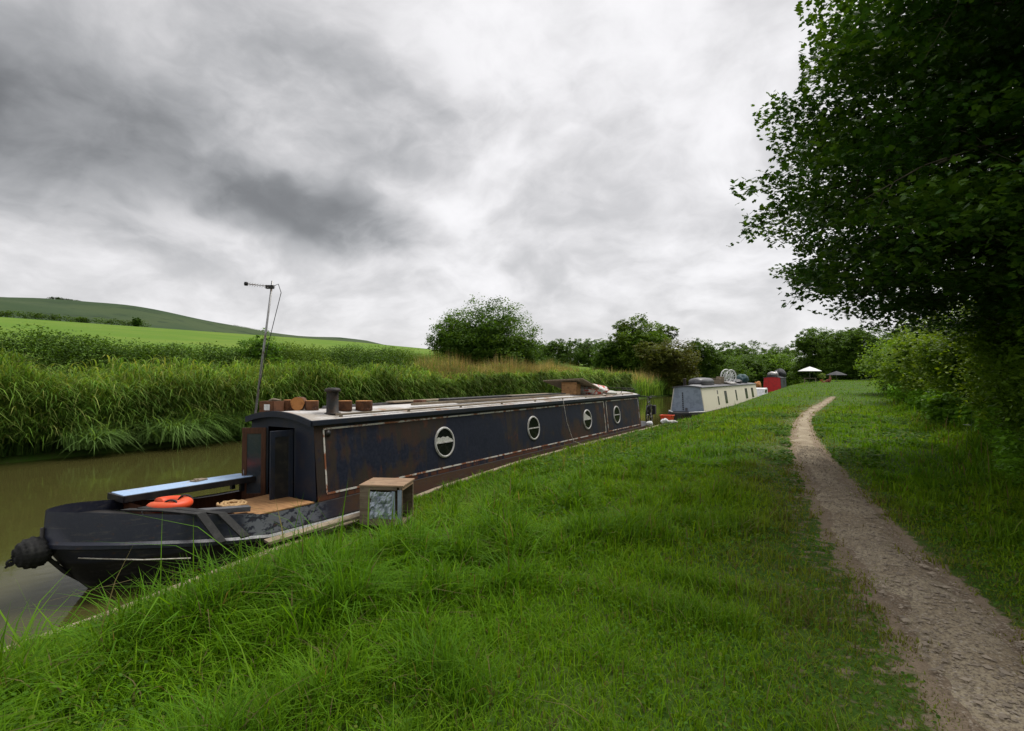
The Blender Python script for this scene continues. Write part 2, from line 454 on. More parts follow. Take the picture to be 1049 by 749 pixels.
# gravel path, a draped ribbon with ragged edges
ys = np.arange(-4, 44, .07)
l, r = path_edges(ys)
l = l + .11 * vnoise(ys * 1.7, 0 * ys, 5) + .05 * vnoise(ys * 6, 0 * ys, 6); r = r + .09 * vnoise(ys * 1.7, 0 * ys + 9, 7) + .05 * vnoise(ys * 6, 0 * ys, 8)
tt = np.linspace(0, 1, 15)
X = l[:, None] + (r - l)[:, None] * tt[None, :]; Yp = np.repeat(ys[:, None], 15, 1)
Z = gz(X, Yp) + .018 - .036 * (np.abs(tt - .5)[None, :] * 2) ** 3 + .004 * vnoise(X * 7, Yp * 7, 4)
i = np.arange(14)[None, :] + 15 * np.arange(len(ys) - 1)[:, None]
tag(np_mesh('path', np.stack([X, Yp, Z], -1).reshape(-1, 3), np.full(14 * (len(ys) - 1), 4), np.stack([i, i + 1, i + 16, i + 15], -1).reshape(-1), M['path']), kind='structure')

# loose stones on the path
def stones(n):
    ys = rng.uniform(1.5, 14, n) ; ys = 1.5 + 12.5 * rng.random(n) ** 1.6
    l, r = path_edges(ys); xs = l + (r - l) * rng.uniform(-.02, 1.02, n)
    s = rng.uniform(.003, .010, n) * np.where(rng.random(n) < .07, 2.6, 1)
    base = np.array([(1, 0, 0), (0, 1, 0), (-1, 0, 0), (0, -1, 0), (0, 0, .6), (0, 0, -.6)], float)
    a = rng.uniform(0, 2 * pi, n); rot = np.stack([np.stack([np.cos(a), -np.sin(a), 0 * a], -1), np.stack([np.sin(a), np.cos(a), 0 * a], -1), np.stack([0 * a, 0 * a, 1 + 0 * a], -1)], 1)
    b = base[None] * rng.uniform(.6, 1.3, (n, 6, 1)) * s[:, None, None] * np.array([1.3, .9, .8])
    v = np.einsum('nij,nkj->nki', rot, b) + np.stack([xs, ys, gz(xs, ys) + .022 + s * .15], -1)[:, None]
    f0 = np.array([(0, 1, 4), (1, 2, 4), (2, 3, 4), (3, 0, 4), (1, 0, 5), (2, 1, 5), (3, 2, 5), (0, 3, 5)])
    f = (f0[None] + 6 * np.arange(n)[:, None, None]).reshape(-1)
    t = rng.uniform(.6, 1.15, n)[:, None] * np.array([[.3, .25, .19]])
    return np_mesh('gravel', v.reshape(-1, 3), np.full(n * 8, 3), f, M['stone'], tint=np.repeat(t, 6, 0), smooth=False)
m, nt = newmat('stone'); g = N(nt); g.out(g.pbr(g.n('ShaderNodeAttribute', attribute_name='tint').outputs['Color'], .9, 0, None, .2)); M['stone'] = m
tag(stones(12000), 'small loose pale stones scattered on the dirt towpath', 'gravel', kind='stuff')

# ------------------------------------------------------------------ blades (grass, reeds)
def blades(name, px, py, pz, h, w, bend, az, tint, mat, seg=3, parent=None, droop=None):
    n = len(px); K = 2 * seg + 1
    t = np.linspace(0, 1, seg + 1)
    dx, dy = np.cos(az), np.sin(az)
    V = np.zeros((n, K, 3))
    for i, tk in enumerate(t):
        out = h * bend * tk ** 2
        up = h * tk * (1 - .42 * np.minimum(bend, 1.6) * tk ** 1.5)
        if droop is not None: up = up - droop * h * tk ** 3
        cx = px + dx * out; cy = py + dy * out; cz = pz + up
        ww = w * (1 - .75 * tk ** 1.5) * .5
        if i < seg:
            V[:, 2 * i] = np.stack([cx - dy * ww, cy + dx * ww, cz], -1)
            V[:, 2 * i + 1] = np.stack([cx + dy * ww, cy - dx * ww, cz], -1)
        else: V[:, 2 * seg] = np.stack([cx, cy, cz], -1)
    pat = []; sizes = []
    for i in range(seg - 1): pat += [2 * i, 2 * i + 1, 2 * i + 3, 2 * i + 2]; sizes.append(4)
    pat += [2 * seg - 2, 2 * seg - 1, 2 * seg]; sizes.append(3)
    L = (np.array(pat)[None] + K * np.arange(n)[:, None]).reshape(-1)
    return np_mesh(name, V.reshape(-1, 3), np.tile(sizes, n), L, mat, parent, np.repeat(tint, K, 0))

def grass():
    CT = radians(32)
    xs, ys = [], []
    def addzone(n, x0, x1, y0, y1, keep):
        x = rng.uniform(x0, x1, n); y = rng.uniform(y0, y1, n); k = keep(x, y); xs.append(x[k]); ys.append(y[k])
    def vis(x, y):
        xc = x * cos(CT) + y * sin(CT); z = y * cos(CT) - x * sin(CT)
        return (z > .9) & (np.abs(xc) < z * 1.05 + .8)
    # density falls with distance, blade width grows
    d0 = 3.4
    def keep(x, y):
        d = np.hypot(x, y); return vis(x, y) & (rng.random(len(x)) < np.minimum(1, (d0 / d) ** 1.15))
    addzone(440000, EX, 4.2, .2, 11, keep)
    addzone(330000, EX, 3.4, 11, 34, keep)
    addzone(260000, EX, 3.2, 34, 95, keep)
    x = np.concatenate(xs); y = np.concatenate(ys)
    l, r = path_edges(y); inpath = (x > l) & (x < r) & (y < 44)
    pd = np.where(inpath, -np.minimum(x - l, r - x), np.maximum(l - x, x - r)); pd = np.where(y > 46, 2.0, pd)
    wear = np.clip(1 - pd / (np.where(x < l, 1.15, .5) * (1 + .4 * vnoise(x * .8, y * .8, 21))), 0, 1)      # trampled verge
    patch = vnoise(x * 1.1, y * 1.1, 22); patch2 = vnoise(x * .35, y * .35, 23); tuft = vnoise(x * 3.2, y * 3.2, 24)
    edge = vnoise(x * 4.5, y * 4.5, 25)
    p = np.where(pd < -.16, .012, np.where(pd < 0, .4 * (edge > .0), np.where(pd < .1, .75 * (edge > -.55), 1 - .6 * wear * (patch > -.3))))
    k = rng.random(len(x)) < p
    x, y, pd, wear, patch, patch2, tuft = [a[k] for a in (x, y, pd, wear, patch, patch2, tuft)]
    n = len(x); d = np.hypot(x, y)
    long = sstep(x, -1.0, -3.2) * sstep(y, 11, 4.0) + .8 * sstep(x, 1.2, 2.2)
    long = long * (1 - .85 * sstep(x, -4.0, -5.3)); near = np.hypot(x + 5.4, y - 5.1) < 1.35; long = long * (1 - .8 * near)
    h = .085 + .08 * sstep(tuft, .1, .6) + .06 * np.clip(patch, 0, 1) + .165 * long * (1 + .7 * tuft) + .09 * np.clip(patch2, 0, 1) * (x < -1.5)
    h *= (1 - .72 * wear) * rng.uniform(.55, 1.3, n) * (1 + .25 * tuft)
    h *= np.where(rng.random(n) < .025, 1.7, 1)
    w = rng.uniform(.004, .0095, n) * np.clip((d / 3.6) ** .8, .9, 6)
    w = w * (1 + .55 * np.clip(long, 0, 1)); az = rng.uniform(0, 2 * pi, n) + .8 * patch
    bend = rng.uniform(.12, 1.05, n) * (1 + .25 * long)
    base = np.array([.108, .242, .006])[None] * np.ones((n, 1))
    yel = np.array([.23, .315, .012]); dk = np.array([.038, .12, .008]); dry = np.array([.20, .165, .07]); olive = np.array([.19, .19, .03])
    m1 = np.clip(.5 + .7 * patch2 + .3 * rng.normal(size=n), 0, 1)[:, None]; base = base * (1 - m1 * .55) + yel * m1 * .55
    m2 = np.clip((tuft - .2) * 1.0, 0, .5)[:, None]; base = base * (1 - m2) + dk * m2
    m3 = np.clip(wear * .75 + .25 * patch * wear, 0, 1)[:, None]; base = base * (1 - m3) + olive * m3
    m4 = (rng.random(n) < .045 + .3 * wear)[:, None]; base = np.where(m4, dry * rng.uniform(.6, 1, (n, 1)), base)
    kc = np.hypot(x + 5.85, y - 5.65) < .75; h = np.where(kc, h * .4, h); h = np.where(x < -5.4, np.minimum(h, np.where(y < 4.2, .13, .2)), h); h = np.where(near, h * .7, h)
    base *= rng.uniform(.7, 1.3, (n, 1))
    o = blades('grass', x, y, gz(x, y) - .01, h, w, bend, az, base, M['grass'])
    tag(o, 'long lush green grass covering the canal bank and towpath verges', 'grass', kind='stuff')
    # seeded stalks standing above the bank edge
    ns = 1500
    x = rng.uniform(EX - .02, 3.2, ns); y = 1.2 + 40 * rng.random(ns) ** 1.7
    k = ((x < -3.9) | (x > 1.3)) & vis(x, y); x, y = x[k], y[k]; ns = len(x)
    t = np.where(rng.random((ns, 1)) < .4, np.array([[.2, .17, .08]]), np.array([[.08, .14, .03]]))
    o = blades('grass_stalks', x, y, gz(x, y), np.where(x < -5.2, .7, 1) * rng.uniform(.35, .65, ns), rng.uniform(.004, .007, ns) * np.clip(np.hypot(x, y) / 5, .8, 3), rng.uniform(.1, .6, ns), rng.uniform(0, 6.28, ns), t * rng.uniform(.7, 1.2, (ns, 1)), M['grass'], 4)
    tag(o, 'thin seeding grass stalks rising over the bank grass', 'grass', kind='stuff')
grass()
def weeds():
    n = 90000
    x = rng.uniform(EX + .3, 2.0, n); y = .8 + 26 * rng.random(n) ** 1.5
    k = (vnoise(x * .9, y * .9, 27) + .5 * vnoise(x * 2.7, y * 2.7, 28) > .25); x, y = x[k], y[k]
    l, r = path_edges(y); k = (x < l - .1) | (x > r + .1); x, y = x[k], y[k]; n = len(x)
    d = np.hypot(x, y); h = .02 + .13 * rng.random(n) * (.6 + .4 * sstep(x, -1.5, -4))
    c = np.array([[.06, .14, .010]]) * rng.uniform(.6, 1.4, (n, 1)); c = np.where(rng.random((n, 1)) < .12, np.array([[.13, .18, .02]]), c)
    tag(leaves('clover', np.stack([x, y, gz(x, y) + h], -1), rng.uniform(.016, .034, n) * np.clip(d / 5, .8, 3), c, M['grass'], None, OVAL, .9), 'patches of clover and small broad weeds among the bank grass', 'clover', kind='stuff')

def reeds():
    X, Y, H, T, B, A, W = [], [], [], [], [], [], []
    def bed(n, x0, x1, y0, y1, h0, h1, cols, bend=(.15, .7), w=(.02, .045), ypow=1.0):
        y = y0 + (y1 - y0) * rng.random(n) ** ypow; x = rng.uniform(x0, x1, n) + .5 * vnoise(y * .5, 0 * y, 31)
        hh = rng.uniform(h0, h1, n) * (1 + .16 * vnoise(x * .35, y * .35, 32) + .13 * vnoise(x * 1.3, y * 1.1, 33))
        c = np.array(cols)[rng.integers(0, len(cols), n)] * rng.uniform(.65, 1.3, (n, 1))
        pt = vnoise(x * .6, y * .45, 34)[:, None]; c = c * (1 + .5 * pt)
        X.append(x); Y.append(y); H.append(hh); T.append(c); B.append(rng.uniform(*bend, n)); A.append(rng.uniform(0, 2 * pi, n) * .75 + rng.normal(0, .8, n)); W.append(rng.uniform(*w, n) * np.clip(np.hypot(x, y) / 28, .8, 2.6))
    G = [(.13, .23, .033), (.10, .195, .028), (.165, .265, .045), (.07, .145, .022)]
    GY = [(.15, .215, .045), (.2, .225, .06), (.11, .18, .032)]
    TAN = [(.38, .28, .13), (.3, .23, .1), (.2, .22, .07), (.42, .33, .17)]
    bed(12000, -26.5, FX, -6, 24, 1.9, 3.0, G, (.1, .5), (.02, .04))
    bed(18000, -27, FX, 24, 60, 2.0, 3.0, G)
    bed(16000, -28, FX, 60, 125, 1.9, 3.0, G)
    bed(12000, -26, -22.5, -6, 60, 2.2, 3.1, GY, (.05, .6))
    bed(9000, FX - 1.2, FX + .1, -6, 62, 1.2, 2.2, [(.085, .18, .03), (.11, .2, .04), (.06, .14, .022)], (.7, 1.5), (.025, .05))
    bed(11000, -25.5, -22.2, 28, 47, 2.5, 3.7, TAN, (.03, .35), (.015, .03))
    bed(5000, -25.5, -22.2, 48, 95, 2.3, 3.2, TAN, (.03, .35), (.015, .03))
    x = np.concatenate(X); y = np.concatenate(Y); z = gz(np.minimum(x, FX - .2), y) - .05
    Hh, Ww, Bb, Aa, Tt = [np.concatenate(q) for q in (H, W, B, A, T)]
    nl = 90000                                   # arching leaves carried on the stems
    yy = -6 + 66 * rng.random(nl) ** 1.35; xx = FX + .15 - 4.4 * rng.random(nl) ** 1.9
    top = 2.35 * (1 + .16 * vnoise(xx * .35, yy * .35, 32) + .16 * vnoise(xx * 1.3, yy * 1.1, 33))
    zl = gz(np.minimum(xx, FX - .2), yy) + top * rng.uniform(.12, 1.0, nl)
    cl = np.array(G + GY)[rng.integers(0, 7, nl)] * rng.uniform(.6, 1.45, (nl, 1)) * (1 + .4 * vnoise(xx * .8, yy * .6, 36))[:, None] * 1.12
    dirr = rng.normal(0, 1.25, nl)               # most leaves lean out over the water
    x = np.concatenate([x, xx]); y = np.concatenate([y, yy]); z = np.concatenate([z, zl])
    Hh = np.concatenate([Hh, rng.uniform(.4, .85, nl)]); Ww = np.concatenate([Ww, rng.uniform(.03, .06, nl) * np.clip(np.hypot(xx, yy) / 28, .8, 2)])
    Bb = np.concatenate([Bb, rng.uniform(.6, 1.5, nl)]); Aa = np.concatenate([Aa, dirr]); Tt = np.concatenate([Tt, cl])
    dr = np.concatenate([np.zeros(len(x) - nl), rng.uniform(0, .9, nl)])
    o = blades('reeds', x, y, z, Hh, Ww, Bb, Aa, Tt, M['grass'], 4, None, dr)
    tag(o, 'dense tall green reeds lining the far canal bank', 'reeds', kind='stuff')
reeds()

# drooping tussocks at the far water's edge: each one a thing
def tussock(x, y, n, s, label, hue):
    root = thing('sedge_tussock', label, 'grass clump', (x, y, -.75), 0, 'bright grass clumps drooping over the far water edge')
    a = rng.uniform(0, 2 * pi, n); rr = .5 * s * np.sqrt(rng.random(n)); ty = rng.normal(0, .25, n)
    c = np.array(hue) * rng.uniform(.6, 1.35, (n, 1))
    blades('blades', rr * np.cos(a), rr * np.sin(a) + ty, rng.uniform(0, .25, n), rng.uniform(.5, 1.5, n) * s, rng.uniform(.022, .045, n), rng.uniform(.3, 1.5, n), a * .6 + rng.normal(0, .9, n), c, M['grass'], 5, root, rng.uniform(.0, .75, n))
for x, y, n, s, lab in [(-21.1, 7.9, 900, .75, 'low pale green grass clump trailing in the water, leftmost of the far edge clumps'),
                        (-21.2, 10.3, 1300, 1.0, 'big bright green grass clump drooping over the far water edge left of the aerial'),
                        (-21.7, 11.3, 1100, 1.25, 'tall arching green grass clump against the dark reeds left of the aerial'),
                        (-21.4, 13.6, 800, .9, 'green grass clump hanging to the water just left of the brown cabin door')]:
    tussock(x, y, n, s, lab, (.17, .29, .075) if s < 1.2 else (.14, .26, .05))

# ------------------------------------------------------------------ leaves
DIAM = np.array([(0, -.5, 0), (.3, 0, .06), (0, .55, 0), (-.3, 0, .06)])
MAPLE = np.array([(0, -.42, 0), (.4, -.3, -.04), (.2, .0, .02), (.5, .2, -.05), (0, .6, -.05), (-.5, .2, -.05), (-.2, .0, .02), (-.4, -.3, -.04)])
MAPLE_FINE = np.array([(0, -.42, 0), (.16, -.3, 0), (.44, -.3, -.05), (.3, -.08, .02), (.52, .16, -.06), (.2, .14, .02), (0, .6, -.06), (-.2, .14, .02), (-.52, .16, -.06), (-.3, -.08, .02), (-.44, -.3, -.05), (-.16, -.3, 0)])
def leaves(name, P, size, tint, mat, parent=None, shape=DIAM, up=.6, nrm=None):
    n = len(P); K = len(shape)
    nn = rng.normal(size=(n, 3)); nn[:, 2] = np.abs(nn[:, 2]) + up * 2
    if nrm is not None: nn = nn + nrm
    nn /= np.linalg.norm(nn, axis=1, keepdims=True)
    a = rng.normal(size=(n, 3)); u = np.cross(nn, a); u /= np.linalg.norm(u, axis=1, keepdims=True) + 1e-9
    v = np.cross(nn, u)
    s = np.asarray(size)[:, None, None] if np.ndim(size) else size
    V = P[:, None, :] + s * (shape[None, :, 0:1] * u[:, None] + shape[None, :, 1:2] * v[:, None] + shape[None, :, 2:3] * nn[:, None])
    return np_mesh(name, V.reshape(-1, 3), np.full(n, K), np.arange(n * K), mat, parent, np.repeat(tint, K, 0), smooth=False)

OVAL = np.array([(0, -.5, 0), (.33, -.2, .04), (.36, .2, .04), (0, .5, 0), (-.36, .2, .04), (-.33, -.2, .04)])
weeds()
def lobe_points(lobes, n, shell=.55, clump=.2, nclump=None):
    """points in leaf clumps spread over a union of ellipsoid lobes"""
    vols = np.array([l[3] * l[4] * l[5] for l in lobes]) ** .7
    nclump = nclump or max(90, n // 34)
    li = rng.choice(len(lobes), nclump, p=vols / vols.sum())
    L = np.array(lobes)[li]
    d = rng.normal(size=(nclump, 3)); d /= np.linalg.norm(d, axis=1, keepdims=True)
    rad = shell + (1.04 - shell) * rng.random(nclump) ** .6
    wob = 1 + .07 * rng.normal(size=nclump)
    c = L[:, :3] + d * L[:, 3:6] * (rad * wob)[:, None]
    ci = rng.integers(0, nclump, n)
    sc = np.minimum(L[:, 3:6].mean(1), 4)[ci]
    p = c[ci] + np.clip(rng.normal(size=(n, 3)), -1.9, 1.9) * (clump * sc)[:, None] * np.array([1, 1, .62])
    ct = rng.uniform(.72, 1.28, nclump)[ci]
    return p, ct

def tree(name, label, cat, x, y, lobes, n, leaf, col, trunk_r=.2, group=None, z=None, col2=None, trunks=1, parent=None, shell=.45, clump=.09, up=.6, part='crown'):
    """lobes in local coordinates (relative to the foot)"""
    z = float(gz(x, y)) if z is None else z
    root = thing(name, label, cat, (x, y, z), 0, group)
    p, ct = lobe_points(lobes, n, shell, clump)
    k = p[:, 2] > .05; p, ct = p[k], ct[k]; n = len(p)
    c = np.array(col) * ct[:, None] * rng.uniform(.75, 1.25, (n, 1))
    if col2 is not None:
        f = (np.clip(.5 + .6 * vnoise(p[:, 0] * .5, p[:, 2] * .5 + p[:, 1], 41), 0, 1) * rng.uniform(.5, 1, n))[:, None]
        c = c * (1 - f) + np.array(col2) * f * ct[:, None]
    sz = leaf * rng.uniform(.7, 1.3, n)
    nk = n // 4                                   # larger inner leaves close the crown
    pk, ck = lobe_points(lobes, nk, .15, .12); pk = pk * np.array([.86, .86, .93]); kk = pk[:, 2] > .05; pk, ck = pk[kk], ck[kk]
    p = np.concatenate([p, pk]); c = np.concatenate([c, np.array(col) * ck[:, None] * rng.uniform(.75, 1.25, (len(pk), 1))]); sz = np.concatenate([sz, leaf * rng.uniform(1.4, 2.3, len(pk))])
    leaves(part, p, sz, c, M['leaf'], root, DIAM, up)
    b = MB()
    big = sorted(lobes, key=lambda l: -l[3] * l[4] * l[5])
    H = max(l[2] for l in lobes)
    for q in range(trunks):
        ox = (q - (trunks - 1) / 2) * trunk_r * 2.2
        b.tube([(ox, 0, -.3), (ox * 1.05, .05, H * .3), (ox * 1.3, .1, H * .65), (ox * 1.5, 0, H)], [trunk_r * 1.25, trunk_r, trunk_r * .7, trunk_r * .3], 8)
    for l in big[:7]:
        e = np.array(l[:3]); s0 = np.array((0, 0, H * .32 + .1))
        if np.linalg.norm(e - s0) < .3: continue
        mid = (e + s0) / 2 + np.array((0, 0, .1 * H))
        b.tube([s0, mid, e, e + np.array((0, 0, l[5] * .6))], [trunk_r * .55, trunk_r * .38, trunk_r * .2, trunk_r * .06], 6)
    b.build('trunk', M['bark'], root)
    return root

# ---- the overhanging maple on the right
def maple():
    TX, TY = 6.0, 11.3
    z0 = float(gz(TX, TY))
    root = thing('maple_tree', 'large dark leafy maple overhanging the towpath from the right hedge', 'tree', (TX, TY, z0))
    wood_ = MB(); wood_.tube([(0, 0, -.3), (.05, 0, 1.2), (-.05, .1, 3.2), (.1, 0, 6), (0, .1, 8.6), (.1, 0, 11)], [.42, .34, .28, .22, .14, .05], 12)
    cen = np.array((0, 0, 4.6)); rad = np.array((7.5, 7.5, 6.6))
    P = []
    nb = 340
    for i in range(nb):
        az = i * 2.39996 + rng.normal(0, .2)
        h0 = rng.uniform(1.4, 9.6)
        el = np.interp(h0, [1.4, 4.4, 9.6], [-.5, -.1, .95]) + rng.normal(0, .18)
        d = np.array((cos(az) * cos(el), sin(az) * cos(el), sin(el)))
        R = rng.uniform(.6, 1.03) * (1 - .13 * float(sstep(el, .05, .5)) - .10 * float(sstep(-el, .1, .45))) * (1 + .05 * vnoise(np.array([az * 1.6]), np.array([el * 2.5]), 51)[0] + .06 * vnoise(np.array([az * 4.3]), np.array([el * 6.5]), 53)[0])
        tip = cen + d * rad * R
        tip[2] = max(tip[2], 2.35 + .5 * rng.random())
        s = np.array((0, 0, h0 * .8 + .6)); L = np.linalg.norm(tip - s)
        side0 = np.array((-d[1], d[0], 0))
        ctrl = np.array([s, s + (tip - s) * .4 + np.array((0, 0, .16 * L)) + side0 * rng.normal(0, .09 * L), s + (tip - s) * .75 + np.array((0, 0, .13 * L)) + side0 * rng.normal(0, .07 * L), tip])
        def bez(t): return ctrl[0] * (1 - t) ** 3 + 3 * ctrl[1] * t * (1 - t) ** 2 + 3 * ctrl[2] * t * t * (1 - t) + ctrl[3] * t ** 3
        pts = [bez(t) + (rng.normal(0, .035, 3) if 0 < t < 1 else 0) for t in np.linspace(0, 1, 10)]
        wood_.tube(pts, list(np.linspace(.016 + .0055 * L, .004, 10)), 5)
        for q in range(int(L * 3.6)):
            t = rng.uniform(.25, 1.0) ; o = bez(t); tan = bez(min(1, t + .02)) - bez(max(0, t - .02)); tan /= np.linalg.norm(tan) + 1e-9
            dr = rng.normal(size=3) * np.array([1, 1, .45]) + tan * rng.uniform(.2, 1.0); dr /= np.linalg.norm(dr) + 1e-9
            tl = rng.uniform(.3, 1.0)
            e = o + dr * tl + np.array((0, 0, -.22 * tl))
            k = int(30 * tl) + 8
            tt = rng.uniform(.05, 1.08, k)[:, None]
            P.append(o + (e - o) * tt + rng.normal(size=(k, 3)) * np.array([.085, .085, .05]))
            if q % 2 == 0: wood_.tube([o, (o + e) / 2 + np.array((0, 0, .04)), e], [.007, .005, .002], 4, False)
        k = 16; tt = rng.uniform(.8, 1.03, k)
        P.append(np.array([bez(t) for t in tt]) + rng.normal(size=(k, 3)) * .08)
    # leafy sprays filling the body of the crown
    nc = 2900; d = rng.normal(size=(nc, 3)); d /= np.linalg.norm(d, axis=1, keepdims=True)
    c0 = cen + d * rad * (.45 + .54 * rng.random((nc, 1)) ** .5) * (1 - .13 * sstep(d[:, 2], .05, .5) - .10 * sstep(-d[:, 2], .1, .45))[:, None] * (1 + .05 * vnoise(np.arctan2(d[:, 1], d[:, 0]) * 1.6, d[:, 2] * 2.5, 51) + .06 * vnoise(np.arctan2(d[:, 1], d[:, 0]) * 4.3, np.arcsin(d[:, 2]) * 6.5, 53))[:, None]
    c0 = c0[c0[:, 2] > 2.4]; ci = rng.integers(0, len(c0), 320000)
    P.append(c0[ci] + np.clip(rng.normal(size=(len(ci), 3)), -1.7, 1.7) * np.array([.27, .27, .085]))
    P = np.concatenate(P); n = len(P)
    c = np.array([.026, .062, .009]) * rng.uniform(.6, 1.4, (n, 1))
    yl = (vnoise(P[:, 0] * .8, P[:, 2] * .8 + P[:, 1] * .5, 52) > .3)[:, None] & (rng.random((n, 1)) < .6)
    c = np.where(yl, np.array([.06, .11, .013]) * rng.uniform(.7, 1.2, (n, 1)), c)
    leaves('crown', P, rng.uniform(.065, .105, n), c, M['leafgloss'], root, MAPLE, .55)
    wood_.build('trunk', M['bark'], root)
    return n
NM = maple()

# ---- hedge shrubs along the right of the towpath: each shrub a thing
def shrub(label, x, y, h, r, n, leaf, col, col2, seed_lobes=7, rx=1.0):
    lobes = [(0, 0, h * .5, r * .9, r * 1.0, h * .5)]
    for q in range(seed_lobes):
        a = rng.uniform(0, 2 * pi); rr = r * rng.uniform(.4, .9)
        lobes.append((cos(a) * rr, sin(a) * rr * 1.1, h * rng.uniform(.2, .82), r * .42, r * .46, h * rng.uniform(.16, .26)))
    return tree('hedge_shrub', label, 'shrub', x, y, lobes, n, leaf, col, .05, 'hedge shrubs along the right side of the towpath', None, col2, 3, None, .5, .16, .45, 'foliage')
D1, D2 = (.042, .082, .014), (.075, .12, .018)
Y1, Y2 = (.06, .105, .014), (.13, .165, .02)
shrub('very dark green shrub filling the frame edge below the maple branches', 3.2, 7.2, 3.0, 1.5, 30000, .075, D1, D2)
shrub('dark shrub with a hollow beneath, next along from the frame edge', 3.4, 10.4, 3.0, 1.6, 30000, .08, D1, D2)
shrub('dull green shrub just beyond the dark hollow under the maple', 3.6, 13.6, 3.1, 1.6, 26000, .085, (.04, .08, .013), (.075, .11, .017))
shrub('bright yellow green shrub under the maple edge', 3.5, 16.8, 3.5, 1.5, 24000, .09, Y1, Y2)
shrub('mid green rounded shrub behind the yellow green one', 3.9, 20.8, 3.6, 1.9, 22000, .1, (.045, .085, .013), (.085, .12, .017))
shrub('pale yellow topped tall shrub in the middle of the right hedge', 4.3, 25.6, 4.3, 2.2, 22000, .12, (.06, .10, .016), (.12, .15, .022))
shrub('olive green shrub further along the right hedge', 4.2, 31.5, 4.2, 2.3, 18000, .14, (.06, .1, .018), (.11, .15, .025))
shrub('far olive shrub close to where the path narrows', 3.9, 39, 4.3, 2.8, 16000, .17, (.055, .1, .018), (.1, .14, .025))
shrub('furthest rounded shrub of the right hedge near the dark umbrella', 3.6, 50, 4.3, 3.2, 14000, .2, (.05, .095, .016), (.09, .14, .022))

# low weeds at the foot of the hedge
nw = 60000
yy = 4.5 + 45 * rng.random(nw) ** 1.5; xx = 2.15 + .5 * vnoise(yy * .7, 0 * yy, 61) + .06 * np.minimum(yy, 15) * .6 + np.abs(rng.normal(0, .55, nw)) - .25
hh = rng.random(nw) * (.75 + .3 * vnoise(xx * 1.2, yy * 1.2, 62))
cc = np.array([.07, .14, .02]) * rng.uniform(.6, 1.4, (nw, 1)) * (1 + .3 * vnoise(yy * .8, xx, 63))[:, None]
tag(leaves('undergrowth', np.stack([xx, yy, gz(xx, yy) + hh], -1), rng.uniform(.05, .1, nw) * np.clip(yy / 9, .9, 2.5), cc, M['leaf'], None, DIAM, .7), 'tangled nettles and weeds at the foot of the right hedge', 'undergrowth', kind='stuff')
# cow parsley heads at the hedge foot
def parsley(x, y, h, label):
    root = thing('cow_parsley', label, 'wild flower', (x, y, float(gz(x, y))), 0, 'white cow parsley at the foot of the right hedge')
    b = MB(); b.tube([(0, 0, 0), (.02, .01, h * .5), (.03, 0, h)], [.006, .004, .003], 5)
    q = MB()
    for k in range(12):
        a = k * 2.4; ra = .018 * (k + .6) ** .55; e = (.03 + ra * cos(a), ra * sin(a), h + .05 + .006 * sin(k * 3.1))
        b.tube([(.03, 0, h), e], .002, 4)
        q.lathe([(0.0, .006), (.008, .004), (.010, 0), (.0, -.003)], e, 6)
    b.build('stem', M['stem'], root); q.build('flower_head', M['canvas'], root)
m, nt = newmat('stem'); g = N(nt); g.out(g.pbr(C(.06, .12, .03), .7)); M['stem'] = m
for k, (x, y, h, lab) in enumerate([(1.9, 14.2, .55, 'white flower head nearest the path among the hedge foot weeds'), (2.3, 16.5, .9, 'tall white flower against the yellow green shrub'),
                                    (2.6, 18.3, 1.1, 'tallest white flower before the rounded green shrub'), (2.2, 21.5, .8, 'white flower at the foot of the rounded green shrub'), (2.3, 25.5, .9, 'far white flower beneath the pale topped shrub')]):
    parsley(x, y, h, lab)

# ------------------------------------------------------------------ far side vegetation
# hedge of dark scrub behind the reeds on the left
def far_hedge(label, pts, h, wd, n, leaf, col, col2=None, name='hedge', z0=None):
    pts = np.array(pts, float); seg = np.linalg.norm(np.diff(pts, axis=0), axis=1); cum = np.concatenate([[0], np.cumsum(seg)])
    mx = pts.mean(0); rz = float(gz(mx[0], mx[1]))
    root = thing(name, label, 'hedge', (mx[0], mx[1], rz))
    nc = n // 30; s = rng.uniform(0, cum[-1], nc); cx = np.interp(s, cum, pts[:, 0]); cy = np.interp(s, cum, pts[:, 1])
    ph = h * (1 + .16 * vnoise(s / 2.6, 0 * s, 71) + .1 * vnoise(s / .8, 0 * s, 72))
    u = rng.normal(0, wd * .4, nc); hz = ph * (rng.random(nc) ** .6) * np.clip(1 - .25 * (u / wd) ** 2, .3, 1)
    c0 = np.stack([cx + u * .9, cy + u * .4, gz(cx, cy) + hz], -1)
    ci = rng.integers(0, nc, n); p = c0[ci] + np.clip(rng.normal(size=(n, 3)), -1.6, 1.6) * np.array([.3, .3, .18]) * (leaf / .12) ** .6
    c = np.array(col) * rng.uniform(.7, 1.3, nc)[ci][:, None] * rng.uniform(.75, 1.25, (n, 1))
    if col2 is not None:
        f = np.clip(vnoise(s / 5, 0 * s, 73), 0, 1)[ci][:, None]; c = c * (1 - f) + np.array(col2) * f
    leaves('foliage', p - np.array([mx[0], mx[1], rz]), leaf * rng.uniform(.7, 1.3, n), c, M['leaf'], root, DIAM, .6)
far_hedge('long dark green scrub hedge between the reeds and the light green field', [(-30, -8), (-30, 12), (-30, 26), (-31, 42), (-31, 62)], 3.4, 2.4, 330000, .115, (.032, .062, .013), (.07, .11, .022))
far_hedge('thin dark hedge line across the top of the field below the hill', [(-276, -60), (-277, 60), (-277, 125)], 2.2, 3, 14000, .7, (.035, .06, .02))
